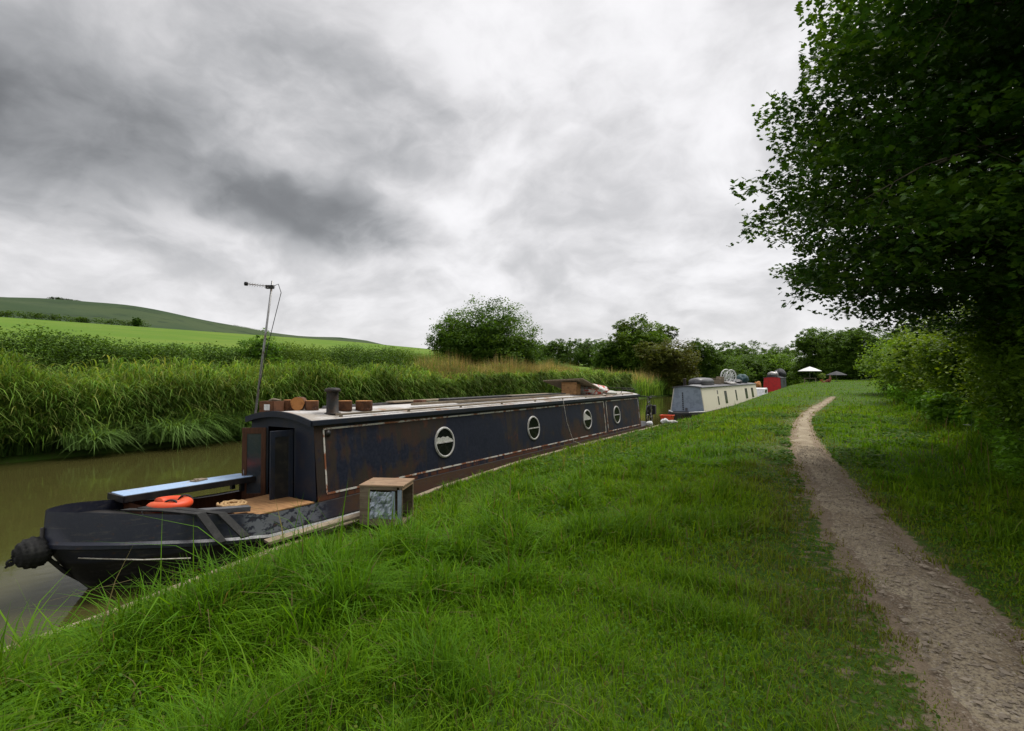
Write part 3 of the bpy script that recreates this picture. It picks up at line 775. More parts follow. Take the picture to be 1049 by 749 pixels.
def bush(label, x, y, h, r, n, leaf, col, col2=None, name='bush', cat='bush', group=None, nl=9):
    lobes = [(0, 0, h * .52, r, r, h * .48), (0, 0, h * .2, r * .9, r * .9, h * .22)]
    for q in range(nl):
        a = rng.uniform(0, 2 * pi); rr = r * rng.uniform(.45, .68)
        lobes.append((cos(a) * rr, sin(a) * rr, h * rng.uniform(.25, .78), r * .42, r * .42, h * .2))
    return tree(name, label, cat, x, y, lobes, n, leaf, col, .05 * h ** .7, group, None, col2, 2, None, .45, .085, .6)
bush('small rounded green bush standing out of the hedge beside the aerial', -29, 19.0, 4.3, 1.4, 14000, .12, (.045, .095, .02), (.07, .13, .028))
bush('big round dark green bushy tree rising alone behind the reeds', -29.5, 42.5, 8.7, 5.0, 110000, .19, (.028, .058, .014), (.06, .10, .022), 'bushy_tree', 'tree', None, 20)
bush('lone small tree standing far off on the edge of the field', -274, 119, 4.6, 2.0, 3000, .45, (.03, .06, .02), None, 'field_tree', 'tree')

TG = 'trees of the far wood across the canal'
def wtree(label, x, y, h, r, col, col2=None, n=42000, leaf=None, nl=11):
    lobes = [(0, 0, h * .5, r * .92, r * .92, h * .48), (0, 0, h * .22, r * 1.0, r * 1.0, h * .26)]
    for q in range(nl):
        a = rng.uniform(0, 2 * pi); rr = r * rng.uniform(.35, .85)
        lobes.append((cos(a) * rr, sin(a) * rr, h * rng.uniform(.12, .88), r * .45, r * .45, h * rng.uniform(.12, .2)))
    tree('tree', label, 'tree', x, y, lobes, n, leaf or .037 * (h ** .9), col, .03 * h, TG, None, col2, 1, None, .45, .085)
def at(px, Z):   # where the line of sight of a photo column meets camera depth Z
    r = (px - 524.5) / 560; Xc = r * Z; c, s = cos(radians(32)), sin(radians(32))
    return Xc * c - Z * s, Xc * s + Z * c
DG = (.035, .065, .016); MG = (.05, .09, .02); OG = (.055, .075, .022); BR = (.05, .05, .02)
for px, Z, h, r, col, col2, lab in [
    (628, 88, 7.4, 3.6, DG, MG, 'loose dark green tree left of the tall mixed tree across the canal'),
    (658, 86, 11.2, 5.2, MG, OG, 'tallest yellow green tree of the group across the canal'),
    (687, 78, 7.6, 4.4, BR, OG, 'brownish hawthorn in front of the tallest tree across the canal'),
    (716, 96, 8.4, 4.6, DG, MG, 'dark tree directly above the roof of the cream boat'),
    (739, 104, 8.2, 4.8, MG, DG, 'mid green tree behind the white roof clutter of the cream boat'),
    (762, 112, 8.4, 5.0, DG, MG, 'dark tree above the far end of the cream boat'),
    (786, 125, 10.0, 6.0, DG, MG, 'broad dark tree above the red boat'),
    (803, 110, 8.2, 4.2, (.075, .13, .025), MG, 'small lighter green tree between the dark trees above the red boat'),
    (845, 96, 9.2, 4.8, DG, (.055, .10, .02), 'full dark green tree behind the white parasol'),
    (868, 88, 8.0, 4.2, MG, DG, 'mid green tree behind the dark umbrella'),
    (826, 112, 7.6, 4.0, DG, None, 'low dark tree just left of the white parasol top'),
    (895, 84, 8, 4.5, DG, MG, 'shaded tree rising behind the right hedge')]:
    x, y = at(px, Z); wtree(lab, x, y, h, r, col, col2)
# distant tree line left of the tall trees
for px, Z, h, r, lab in [(565, 210, 9, 7, 'far grey green tree at the left end of the distant tree line'), (585, 225, 11, 8, 'distant rounded tree in the gap right of the big bush'), (603, 205, 11, 7, 'distant tree beside the loose dark green tree'),
                         (548, 240, 8, 8, 'distant low tree half hidden by the big round bush'), (772, 190, 15, 9, 'pale tree crown rising behind the dark wood'), (800, 180, 15, 8, 'light crown far behind the small lighter tree'), (745, 185, 13, 9, 'far crown seen over the cream boat wood')]:
    x, y = at(px, Z); wtree(lab, x, y, h, r, (.04, .07, .024), MG, 16000, .4)
# clump on the ridge
far_hedge('thin dark clump of trees along the hill ridge', [(-890, 285), (-890, 325), (-890, 352)], 1.6, 6, 2500, 1.3, (.02, .035, .018), None, 'ridge_trees')
# chalk mark cut in the hillside
hx, hy = -760, 478
b = MB()
for (u0, u1, v0, v1) in [(-14, 10, 0, 3), (8, 17, 2, 5), (-13, -10, -5, 0), (4, 7, -5, 0), (-18, -13, -2, 2)]:
    pts = [(hx + v * 3.0, hy + u) for u, v in ((u0, v0), (u1, v0), (u1, v1), (u0, v1))]
    bot = [(x, y, float(gz(x, y)) + .3) for x, y in pts]; tp = [(x, y, z + .6) for x, y, z in bot]
    b.add(bot + tp, [(0, 1, 2, 3), (4, 5, 6, 7), (0, 1, 5, 4), (1, 2, 6, 5), (2, 3, 7, 6), (3, 0, 4, 7)])
tag(b.build('chalk_figure', M['chalk']), 'tiny white chalk mark cut into the distant hillside', 'hill figure')

# ------------------------------------------------------------------ bank edging
def strip(name, y0, y1, x, dz, wd, ht, mat):
    b = MB(); ys = np.arange(y0, y1 + .01, .5)
    vs = []; fs = []
    for k, y in enumerate(ys):
        z = float(edge_z(y)) + dz
        xx = x + .02 * float(vnoise(np.array([y * .6]), np.array([0.]), 81)[0])
        vs += [(xx - wd / 2, y, z - ht), (xx + wd / 2, y, z - ht), (xx + wd / 2, y, z), (xx - wd / 2, y, z)]
        if k:
            a = 4 * (k - 1); c = 4 * k
            for q in range(4): fs.append((a + q, a + (q + 1) % 4, c + (q + 1) % 4, c + q))
    fs.append((0, 1, 2, 3)); n = len(vs); fs.append((n - 1, n - 2, n - 3, n - 4))
    b.add(vs, fs); return b.build(name, mat)
tag(strip('bank_edging', -4, 24, EX - .03, .03, .12, 1.1, M['pale_plank']), 'pale weathered timber edging holding the near bank along the dark boat', 'edging')
tag(strip('bank_piling', -6, 60, FX + .02, .0, .06, .01, M['plank']), 'x', 'x') if False else None
b = MB()
for k in range(20):
    b.box((FX + .05, -4 + k * .5, -1.12 + .03 * sin(k * 2.1)), (.05, .46, .7 + .05 * sin(k * 1.3)))
tag(b.build('bank_piling', M['bark'], bevel=.008), 'rusty brown piling holding the far bank beneath the reeds', 'piling')

# ------------------------------------------------------------------ the dark narrowboat
BX = -7.95; BF = 5.6; BE = 20.75          # centre line, front bulkhead, rear bulkhead
GW = -.33                                 # gunwale height
boat = thing('narrowboat', 'long dark navy narrowboat with rusting cabin sides and round white portholes', 'boat', (BX, 12, WATER))
BO = (BX, 12, WATER)
STN = [(2.52, .02), (2.58, .16), (2.7, .32), (2.87, .48), (3.1, .64), (3.4, .78), (3.78, .91), (4.2, .99), (4.7, 1.03), (5.6, 1.04), (9, 1.04), (14, 1.04), (20.8, 1.04), (21.8, 1.02), (22.3, .9), (22.7, .66), (22.9, .34), (22.96, .03)]
def gwz(y): return float(np.interp(y, [2.4, 2.8, 3.3, 4.0, 4.8, 20, 23], [.06, .02, -.06, -.19, GW, GW, -.28]))
def hull():
    rows = []
    for (y, hb) in STN:
        g0 = gwz(y); t = max(0, 1 - (y - 2.42) / 2.6); bd = .27 + .07 * t; e = max(0, (y - 21.4) / 1.6)
        lv = []
        for zz, inn, rk in [(g0, .045, .02), (g0 - .12, .03, .01), (g0 - bd, .0, 0), (g0 - bd - .03, -.035, -.02), (g0 - bd - .075, -.035, -.02), (g0 - bd - .10, .0, .03), (-.78, .0, .3), (-1.05, .01, .55), (-1.5, .06, 1.0)]:
            h = max(.004, hb - inn * min(1, hb / .3)) * (1 - .28 * t * max(0, rk))
            lv.append((h, y + rk * .95 * t ** 1.0 - (rk * .5 * e if rk > 0 else 0), zz))
        rows.append(lv)
    b = MB(); nl = 9; vs = []
    for lv in rows:
        vs += [(BX + h, y, z) for h, y, z in lv] + [(BX - h, y, z) for h, y, z in lv]
    fs = []; W = 2 * nl
    for k in range(len(rows) - 1):
        for q in range(nl - 1):
            a = k * W + q; c = (k + 1) * W + q
            fs.append((a, c, c + 1, a + 1)); fs.append((a + nl, a + nl + 1, c + nl + 1, c + nl))
    for k in (0, len(rows) - 1):
        for q in range(nl - 1): fs.append((k * W + q, k * W + q + 1, k * W + nl + q + 1, k * W + nl + q))
    b.add(vs, fs, True)
    o = b.build('hull', M['hull'], boat, BO)
    return o
ho = hull(); md = ho.modifiers.new('es', 'EDGE_SPLIT'); md.split_angle = radians(32)
def hbs(y): return float(np.interp(y, [s[0] for s in STN], [s[1] for s in STN])) - .045
# decks
b = MB()
def deck(y0, y1, dz, inner=None, n=10, yl=None):
    ys = np.linspace(y0, y1, n)
    for k in range(n - 1):
        a, c = ys[k], ys[k + 1]
        za, zc = gwz(a) + dz, gwz(c) + dz
        if inner is None:
            b.add([(BX - hbs(a), a, za), (BX + hbs(a), a, za), (BX + hbs(c), c, zc), (BX - hbs(c), c, zc)], [(0, 1, 2, 3)])
        else:
            for s in (-1, 1):
                b.add([(BX + s * hbs(a), a, za), (BX + s * inner(a), a, za), (BX + s * inner(c), c, zc), (BX + s * hbs(c), c, zc)], [(0, 1, 2, 3)])
deck(2.56, 3.62, -.13)
deck(3.62, BF, -.006, lambda y: hbs(y) - .12, 8)
deck(BF, BE, -.006, lambda y: .80, 4)
deck(BE, 22.92, -.006)
b.build('deck', M['deck'] if 'deck' in M else M['black'], boat, BO)
# well: lining, floor
b = MB()
for s in (-1, 1):
    ys = np.linspace(3.62, BF - .02, 8)
    for k in range(7):
        a, c = ys[k], ys[k + 1]; ia, ic = hbs(a) - .12, hbs(c) - .12
        b.add([(BX + s * ia, a, gwz(a)), (BX + s * ic, c, gwz(c)), (BX + s * ic, c, -.85), (BX + s * ia, a, -.85)], [(0, 1, 2, 3)])
b.add([(BX - hbs(3.62) + .12, 3.62, gwz(3.62) - .01), (BX + hbs(3.62) - .12, 3.62, gwz(3.62) - .01), (BX + hbs(3.62) - .12, 3.62, -.85), (BX - hbs(3.62) + .12, 3.62, -.85)], [(0, 1, 2, 3)])
b.add([(BX - .9, 3.62, -.85), (BX + .9, 3.62, -.85), (BX + .9, BF, -.85), (BX - .9, BF, -.85)], [(0, 1, 2, 3)])
b.build('well', M['brownwood'], boat, BO)
# cabin shell
HB, HT, ZT, ZC = .92, .80, .88, 1.00
def roofline(u, lift=0.0): return ZT + (ZC - ZT) * (1 - u * u) + lift
b = MB()
for s in (-1, 1):
    b.add([(BX + s * HB, BF, GW), (BX + s * HB, BE, GW), (BX + s * HT, BE, ZT), (BX + s * HT, BF, ZT)], [(0, 1, 2, 3)])
    b.add([(BX + s * (HB - .05), BF, GW - .5), (BX + s * (HB - .05), BE, GW - .5), (BX + s * (HT - .05), BE, ZT), (BX + s * (HT - .05), BF, ZT)], [(0, 1, 2, 3)])
b.build('cabin', M['cabin'], boat, BO)
b = MB()
for yy, door in ((BF, True), (BE, False)):
    b = MB(); us = np.linspace(-1, 1, 9)
    if door:
        dw = .34; dt = .78; low = -.85
        for s in (-1, 1):
            b.add([(BX + s * (HB - .001), yy, low), (BX + s * dw, yy, low), (BX + s * dw, yy, dt), (BX + s * (HT + .01), yy, dt)], [(0, 1, 2, 3)])
        top = [(BX + u * HT, yy, roofline(u)) for u in us]
        b.add([(BX - HT - .01, yy, dt), (BX - dw, yy, dt), (BX + dw, yy, dt), (BX + HT + .01, yy, dt)] + top[::-1], [tuple(range(13))])
    else:
        top = [(BX + u * HT, yy, roofline(u)) for u in us]
        b.add([(BX - HB, yy, GW), (BX + HB, yy, GW)] + top[::-1], [tuple(range(11))])
    b.build('bulkhead', M['bluedoor'], boat, BO)
b = MB(); b.add([(BX - .85, BF, -.85), (BX + .85, BF, -.85), (BX + .85, BE, -.85), (BX - .85, BE, -.85)], [(0, 1, 2, 3)])
b.build('cabin_floor', M['ply'], boat, BO)
# roof
b = MB(); us = np.linspace(-1, 1, 13)
pt = [(BX + u * (HT + .035), roofline(u, .03)) for u in us] + [(BX + u * (HT + .035), roofline(u, -.002) + .002) for u in us[::-1]]
b.prism(pt, BF - .07, BE + .05, 'y')
b.build('roof', M['roof'], boat, BO)
for s in (-1, 1):   # dark roof edge moulding
    b = MB(); b.box((BX + s * (HT + .035), (BF + BE) / 2 - .01, ZT + .0), (.05, BE - BF + .1, .085)); b.build('roof_edge', M['bluedoor'], boat, BO, .008)
    b = MB(); b.tube([(BX + s * (HT - .07), BF + .5, ZT + .10), (BX + s * (HT - .07), BF + 5, ZT + .105), (BX + s * (HT - .07), BE - .4, ZT + .10)], .018, 8)
    for q in range(9): b.box((BX + s * (HT - .07), BF + .6 + q * 1.63, ZT + .065), (.02, .06, .07))
    b.build('handrail', M['steel'] if s < 0 else M['plank'], boat, BO)
b = MB(); ptf = [(BX + u * (HT + .045), roofline(u, .045)) for u in us] + [(BX + u * (HT + .045), roofline(u, -.05)) for u in us[::-1]]
b.prism(ptf, BF - .1, BF - .068, 'y'); b.build('roof_front_edge', M['bluedoor'], boat, BO)

def side(y, z, off=0.0, s=1):   # a point on the sloping cabin side
    t = (z - GW) / (ZT - GW); return (BX + s * (HB + (HT - HB) * t + off), y, z)
# white lines
b = MB()
def sideline(ya, za, yb, zb, w=.028):
    d = np.array((yb - ya, zb - za)); d = d / np.linalg.norm(d); nrm = np.array((-d[1], d[0])) * w / 2
    q = [(ya + nrm[0], za + nrm[1]), (yb + nrm[0], zb + nrm[1]), (yb - nrm[0], zb - nrm[1]), (ya - nrm[0], za - nrm[1])]
    b.add([side(y, z, .006) for y, z in q] + [side(y, z, -.004) for y, z in q], [(0, 1, 2, 3), (4, 5, 6, 7), (0, 1, 5, 4), (1, 2, 6, 5), (2, 3, 7, 6), (3, 0, 4, 7)])
def panel(y0, y1):
    sideline(y0, .775, y1, .775); sideline(y0, -.235, y1, -.235); sideline(y0, -.22, y0, .76); sideline(y1, -.22, y1, .76)
panel(BF + .18, 17.2); panel(17.42, BE - .12)
b.build('coach_line', M['line'], boat, BO)
# portholes
def porthole(y, half, lace=False):
    c = side(y, .27, .0); tilt = math.atan((HB - HT) / (ZT - GW))
    po = MB(); po.lathe([(.27, -.005), (.27, .02), (.278, .026), (.305, .022), (.315, .006), (.315, -.005)], (0, 0, 0), 40, 'x')
    rim = po.build('porthole', M['ringwhite'], boat)
    rim.location = (c[0] - BX, y - 12, .27 - WATER); rim.rotation_euler = (0, -tilt, 0)
    gl = MB(); gl.lathe([(.0001, 0.009), (.27, .009)], (0, 0, 0), 40, 'x'); gl.build('pane', M['darkglass'], rim)
    bar = MB(); bar.box((.014, 0, .0), (.012, .535, .03)); bar.build('glazing_bar', M['ringwhite'], rim, bevel=.003)
    if half:
        cu = MB(); pts = []
        if lace:
            cu.add([(.0115, y_, z_) for y_, z_ in [(-.26, .012), (.26, .012), (.24, .05), (.16, .075), (.1, .115), (.03, .10), (-.05, .12), (-.12, .10), (-.2, .115), (-.24, .09)]], [tuple(range(10))])
            cu.build('blind', M['lace'], rim)
        else:
            pts = [(.145 * cos(t), .145 * sin(t)) for t in np.linspace(.06, pi * .35, 8)]
            cu.add([(.0115, y_ , z_) for y_, z_ in [(-.26, .015), (.26, .015), (.17, .08), (.0, .13), (-.16, .21), (-.24, .12)]], [(0, 1, 2, 3, 4, 5)])
            cu.build('blind', M['lace'], rim)
M['ringwhite'] = worn('ring_white', C(.5, .49, .47), C(.33, .31, .28), 9, .4, fine=.15)
M['lace'] = worn('lace_blind', C(.5, .5, .45), C(.3, .3, .27), 40, .8, fine=.4)
for y, hf, lc in [(8.75, True, True), (12.4, False, False), (15.8, True, False), (18.3, False, False)]:
    porthole(y, hf, lc)
# doors
def door(hx, ang, w, mat, panemat, name='door', handed=1):
    z0, z1 = -.82, .76
    root = empty(name, (hx - BX, BF - .03 - 12, 0 - WATER), ang); root.parent = boat
    b = MB(); fr = .075
    for (x0, x1, a, c) in [(0, fr, z0, z1), (w - fr, w, z0, z1), (fr, w - fr, z0, z0 + .5), (fr, w - fr, z1 - .1, z1)]:
        b.box(((x0 + x1) / 2, 0, (a + c) / 2), (x1 - x0, .035, c - a))
    me = b.build('door', mat, boat, None, .004)
    bpy.data.objects.remove(root)
    me.location = (hx - BX, BF - .035 - 12, -WATER); me.rotation_euler = (0, 0, ang)
    q = MB(); q.box((w / 2, 0, (z0 + .5 + z1 - .1) / 2), (w - 2 * fr + .004, .016, z1 - .1 - z0 - .5 + .004)); q.build('door_pane' if panemat is M['paneblue'] else 'door_panel', panemat, me)
    h = MB(); h.tube([(w - .04, .02 * handed, -.02), (w - .04, .05 * handed, -.02), (w - .04, .05 * handed, .08)], .007, 6); h.build('handle', M['steel'], me)
M['paneblue'] = worn('door_glass', C(.035, .045, .055), C(.05, .055, .06), 4, .12, spec=.6, bump=0)
door(BX + .35, radians(-98), .37, M['bluedoor'], M['black'], handed=-1)
door(BX - .35, radians(180 + 42), .37, M['brownwood'], M['paneblue'], handed=1)
# bollards, fairlead and tiller
b = MB(); b.tube([(BX, 2.51, -.14), (BX, 2.50, -.42), (BX, 2.72, -.7), (BX, 3.1, -1.05)], .024, 8); b.build('stem_post', M['black'], boat, BO)
b = MB(); b.tube([(BX, 22.8, -.3), (BX, 22.8, .25), (BX, 22.65, .42), (BX, 22.1, .5), (BX, 21.5, .52)], .02, 8); b.build('tiller', M['iron'], boat, BO)
b = MB()
b.tube([(BX + .6, BE + .1, GW), (BX + .6, BE + .1, 1.12), (BX + .55, BE + .05, 1.16), (BX - .5, BE + .05, 1.16), (BX - .6, BE + .1, 1.12), (BX - .6, BE + .1, GW)], .016, 6)
b.tube([(BX + .6, BE + .1, 1.1), (BX + .55, BE - 1.0, 1.14), (BX + .5, BE - 1.1, .98)], .012, 6)
b.build('stern_rail', M['iron'], boat, BO)
b = MB(); b.lathe([(.05, 0), (.05, .02), (.001, .03)], (BX + HT + .02, BF + .26, .70), 12, 'x'); b.build('lamp', M['black'], boat, BO)

# ---- things on the boat
# bow fender
FS = .82
fen = thing('rope_fender', 'black knitted ball rope fender hanging off the bow', 'fender', (BX, 2.43, -.40))
b = MB(); vs = []; fs = []; nu, nv = 36, 22
for i in range(nv + 1):
    th = pi * i / nv
    for k in range(nu):
        ph = 2 * pi * k / nu
        r = .165 * (1 + .13 * sin(9 * ph + 8 * th) * sin(9 * ph - 8 * th))
        vs.append((r * sin(th) * cos(ph) * .95, r * cos(th) * 1.08, r * sin(th) * sin(ph)))
for i in range(nv):
    for k in range(nu):
        k2 = (k + 1) % nu; fs.append((i * nu + k, i * nu + k2, (i + 1) * nu + k2, (i + 1) * nu + k))
b.add(vs, fs, True); b.build('ball', M['rubber'], fen)
b = MB(); b.tube([(0, .1, .12), (0, .16, .22), (0, .26, .26)], .014, 6); b.build('lanyard', M['rubber'], fen)
b = MB(); b.tube([(0, .12, -.1), (.02, .26, -.2)], .011, 6); b.build('lanyard', M['rubber'], fen)
b = MB(); b.torus((0, -.2, -.06), .03, .014, 'x', 16, 8); b.tube([(0, -.19, -.06), (-.02, -.24, -.11)], [.02, .012], 6); b.build('knot', M['rubber'], fen)
# mooring line from bow to bank
b = MB(); b.tube([(BX + .3, 2.75, -.5), (BX + .8, 3.2, -.56), (BX + 1.1, 3.6, -.6)], .008, 6); 
tag(b.build('bow_rope', M['cord']), 'thin pale rope strung along the dark bow above the waterline', 'rope')
# blue board with dark frame beneath
bl = thing('blue_board', 'faded blue painted board laid on a dark frame along the far gunwale', 'board', (BX - .72, 4.5, 0))
b = MB(); b.box((0, 0, -.045), (.42, 1.85, .035), radians(-3)); b.build('board_top', M['blueplank'], bl, None, .006)
b = MB(); b.box((.225, 0.0, -.08), (.03, 1.87, .09), radians(-3)); b.box((-.225, 0, -.08), (.03, 1.85, .09), radians(-3)); b.box((-.05, -.94, -.08), (.46, .03, .09)); b.build('board_edge', M['black'], bl, None, .004)
b = MB()
for y in (-.82, .8):
    for x in (.12, -.14): b = MB(); b.box((x, y, -.19), (.06, .06, .16)); b.build('support', M['black'], bl)
b = MB(); b.box((.0, .35, -.015), (.13, .22, .02), .3); b.box((.02, .3, 0), (.1, .05, .02), -.2)
tag(b.build('wood_offcut', M['plank']), 'small wood offcut lying on the blue board', 'wood scrap'); bpy.data.objects['wood_offcut'].location = (BX - .78, 4.35, -.001)
# dark gangplanks slanting from the board over the hull
for k, (x0, y0, z0, x1, y1, z1, lab) in enumerate([(BX + .1, 3.3, -.09, BX + 1.16, 3.95, -.50, 'front one of two dark flat straps slanting down over the bow side'), (BX + .2, 3.45, -.08, BX + 1.18, 4.25, -.50, 'rear one of two dark flat straps slanting down over the bow side')]):
    b = MB(); p0 = np.array((x0, y0, z0)); p1 = np.array((x1, y1, z1)); hb_ = (BX + .93, lerp(y0, y1, .78), gwz(lerp(y0, y1, .78)) + .012)
    pts = [p0, (p0 + np.array(hb_)) / 2 + np.array((0, 0, .02)), np.array(hb_), p1]
    wv = np.array((0, .055, 0)); vs = []; fs = []
    for q, p in enumerate(pts):
        up = np.array((.012, 0, .02)); vs += [p - wv, p + wv, p + wv + up, p - wv + up]
        if q:
            a = 4 * (q - 1); c = 4 * q
            for e in range(4): fs.append((a + e, a + (e + 1) % 4, c + (e + 1) % 4, c + e))
    fs += [(0, 1, 2, 3), (12, 13, 14, 15)]
    b.add(vs, fs); tag(b.build('strap', M['rubber']), lab, 'strap', 'dark straps over the bow side')
# grey painted beam along the well edge
b = MB(); b.box((BX + .62, 4.12, -.20), (.13, .95, .07), radians(-18), radians(-4)); tag(b.build('timber_beam', M['greybeam'] if 'greybeam' in M else M['greyplastic'], bevel=.006), 'dark grey timber lying beside the orange buoy', 'beam')
# orange horseshoe buoy
bu = thing('life_buoy', 'orange horseshoe life buoy with black straps on the foredeck', 'life buoy', (BX + .2, 3.78, -.09), radians(-40))
b = MB(); b.torus((0, 0, 0), .2, .085, 'z', 36, 14, radians(-50), radians(230), .8); b.build('ring', M['orange'], bu)
b = MB()
for a in (20, 120): b.torus((.2 * cos(radians(a)), .2 * sin(radians(a)), 0), .088, .011, 'x', 20, 8, sq=2.4)
b.build('strap', M['rubber'], bu)
b = MB(); b.tube([(.15, -.2, .03), (.24, -.24, -.02), (.3, -.2, -.07), (.36, -.24, -.09)], .006, 6); b.build('cord', M['white'], bu)
# plywood board and coil
b = MB(); b.add([(BX - .1, 4.55, 0), (BX + .96, 4.42, 0), (BX + .99, 5.48, 0), (BX - .05, 5.5, 0)], [(0, 1, 2, 3)]); b2 = MB(); b2.prism([(BX - .05, 4.62), (BX + .95, 4.35), (BX + .99, 5.48), (BX - .1, 5.52)], -.318, -.296, 'z')
tag(b2.build('plywood_sheet', M['ply'], bevel=.003), 'tan plywood sheet laid over the near side of the well deck', 'board')
co = MB()
pts = []
for k in range(150):
    a = k * .22; r = .05 + .14 * (k % 75) / 75 if k < 75 else .19 - .12 * (k - 75) / 75
    pts.append((BX + .28 + r * cos(a) * 1.15, 4.62 + r * sin(a), -.272 + (.0 if k < 75 else .035) + .006 * sin(k * 1.7)))
co.tube(pts, .019, 7); tag(co.build('rope_coil', M['rope']), 'coiled tan rope lying on the plywood by the cabin door', 'rope')

# chimney
ch = thing('chimney', 'black stove chimney with capped top on the roof', 'chimney', (BX + .52, 6.2, roofline(.65, .03)))
b = MB(); b.lathe([(.14, .0), (.14, .015), (.1, .03), (.095, .37), (.095, .375)], n=24); b.build('flue', M['iron'], ch)
b = MB(); b.lathe([(.095, .37), (.13, .375), (.135, .40), (.11, .43), (.06, .44), (.001, .442)], n=24); b.build('cap', M['iron'], ch)
# log rounds
def log(x, y, r, h, lab, tilt=0, lie=False):
    t = thing('log_round', lab, 'log', (x, y, roofline((x - BX) / HT, .03)), random.random() * 6, 'sawn log rounds on the roof')
    b = MB(); n = 22; prof = [r * (1 + .05 * sin(3 * k) + .03 * sin(7 * k + 1)) for k in np.linspace(0, 2 * pi, n, False)]
    vs = [(prof[k] * cos(2 * pi * k / n), prof[k] * sin(2 * pi * k / n), z) for z in (0, h) for k in range(n)]
    b.add(vs, [(k, (k + 1) % n, n + (k + 1) % n, n + k) for k in range(n)] + [tuple(range(n))[::-1]], True); b.build('bark', M['log_bark'], t)
    q = MB(); q.add([(.96 * x_, .96 * y_, z_ + .003) for x_, y_, z_ in vs[n:]] + [(v[0] * .985, v[1] * .985, h - .004) for v in vs[n:]], [tuple(range(n))] + [(k, (k + 1) % n, n + (k + 1) % n, n + k) for k in range(n)]); q.build('cut_face', M['log_end'], t)
    if lie: t.rotation_euler = (radians(90), 0, lie); t.location.z += r
log(BX + .34, 6.62, .13, .17, 'orange log round just right of the black chimney')
log(BX + .42, 6.98, .15, .17, 'larger orange log round, rightmost on the roof beside the chimney')
log(BX + .05, 6.15, .11, .16, 'small brown log just left of the chimney')
log(BX - .18, 6.1, .12, .16, 'dark brown log between the small box and the chimney logs', 0, .6)
log(BX - .42, 6.06, .11, .2, 'reddish log stump standing next to the small wooden box')
# small box with white label
bx = thing('wooden_box', 'small open brown wooden box with a white patch on the roof corner', 'box', (BX - .52, 5.78, roofline(.6, .03)), radians(12))
b = MB()
for s in (-1, 1): b.box((s * .15, 0, .1), (.018, .24, .2)); b.box((0, s * .12, .1), (.282, .018, .2))
b.box((0, 0, .012), (.28, .22, .02)); b.build('box_sides', M['log_bark'], bx, None, .003)
b = MB(); b.box((.02, -.131, .1), (.12, .006, .1)); b.build('white_patch', M['white'], bx)
b = MB(); b.tube([(-.1, .05, .2), (.05, -.02, .23), (.14, .06, .21)], [.02, .025, .015], 6); b.build('kindling', M['plank'], bx)

# tv aerial
ax_, ay_ = BX - .77, BF + .03
az_ = roofline(.96, .03)
an = thing('tv_aerial', 'television aerial on a slightly leaning pole at the cabin corner', 'aerial', (ax_, ay_, az_))
T = np.array((.22, .16, 2.34)); 
b = MB(); b.tube([(0, 0, -.02), tuple(T * .5), tuple(T)], [.021, .019, .017], 8); b.build('pole', M['steel'], an)
b = MB(); u = np.array((-.84, -.53, .0)); u /= np.linalg.norm(u); s0 = T * .955; e0 = s0 + u * .44 + np.array((0, 0, .055))
b.tube([tuple(s0 - u * .06), tuple(e0)], .008, 6)
w_ = np.array((-u[1], u[0], 0))
for k in range(9):
    c = s0 + (e0 - s0) * (.1 + .1 * k); l = .09 - .004 * k
    b.tube([tuple(c - w_ * l + np.array((0, 0, .035))), tuple(c), tuple(c + w_ * l - np.array((0, 0, .035)))], .004, 5)
b.build('boom', M['steel'], an)
b = MB(); b.lathe([(.001, -.035), (.03, -.03), (.036, 0), (.03, .03), (.001, .035)], tuple(e0), 14); b.build('end_cap', M['black'], an)
b = MB(); b.box(tuple(s0 + u * .03), (.13, .06, .06), .55); b.build('dipole_box', M['black'], an)
b = MB(); b.tube([tuple(s0 + np.array((.04, .02, .02))), tuple(s0 + np.array((.1, .06, .05))), tuple(s0 + np.array((.15, .08, -.1))), tuple(T * .7 + np.array((.1, .06, 0))), tuple(T * .45 + np.array((.05, .02, 0))), tuple(T * .2 + np.array((.025, 0, 0)))], .006, 6); b.build('cable', M['black'], an)

# planks and poles on the roof
def plank(lab, x, y0, y1, w, t, mat, z=0, rz=0, name='roof_plank', group='planks and poles on the dark boat roof'):
    b = MB(); b.box((0, 0, t / 2), (w, y1 - y0, t), rz); o = b.build(name, mat, None, None, .004)
    o.location = (x, (y0 + y1) / 2, roofline((x - BX) / HT, .032) + z); tag(o, lab, 'plank', group); return o
plank('long thin weathered pole along the near roof edge', BX + .5, 8.2, 15.2, .05, .05, M['plank'], .045, radians(-.6), 'roof_pole')
plank('grey plank lying flat beside the near pole', BX + .28, 9.8, 14.6, .2, .035, M['pale_plank'], 0, radians(.8))
plank('black ladder like rail stacked at the front end of the planks', BX - .05, 9.8, 12.6, .3, .07, M['black'], 0, radians(1.2))
plank('dark long beam at the middle of the roof', BX + .05, 12.5, 15.6, .25, .06, M['black'], 0, radians(-1.5))
plank('pale long board raised along the far roof side', BX - .5, 8.6, 15.8, .24, .03, M['pale_plank'], .06, radians(-.5))
plank('thin grey tube at the far front roof edge', BX - .58, 6.9, 9.8, .05, .05, M['greyplastic'], .03, 0, 'roof_pole')
plank('small brown block beside the pole end', BX - .05, 8.9, 9.15, .2, .07, M['log_bark'], 0, .3, 'wood_block')
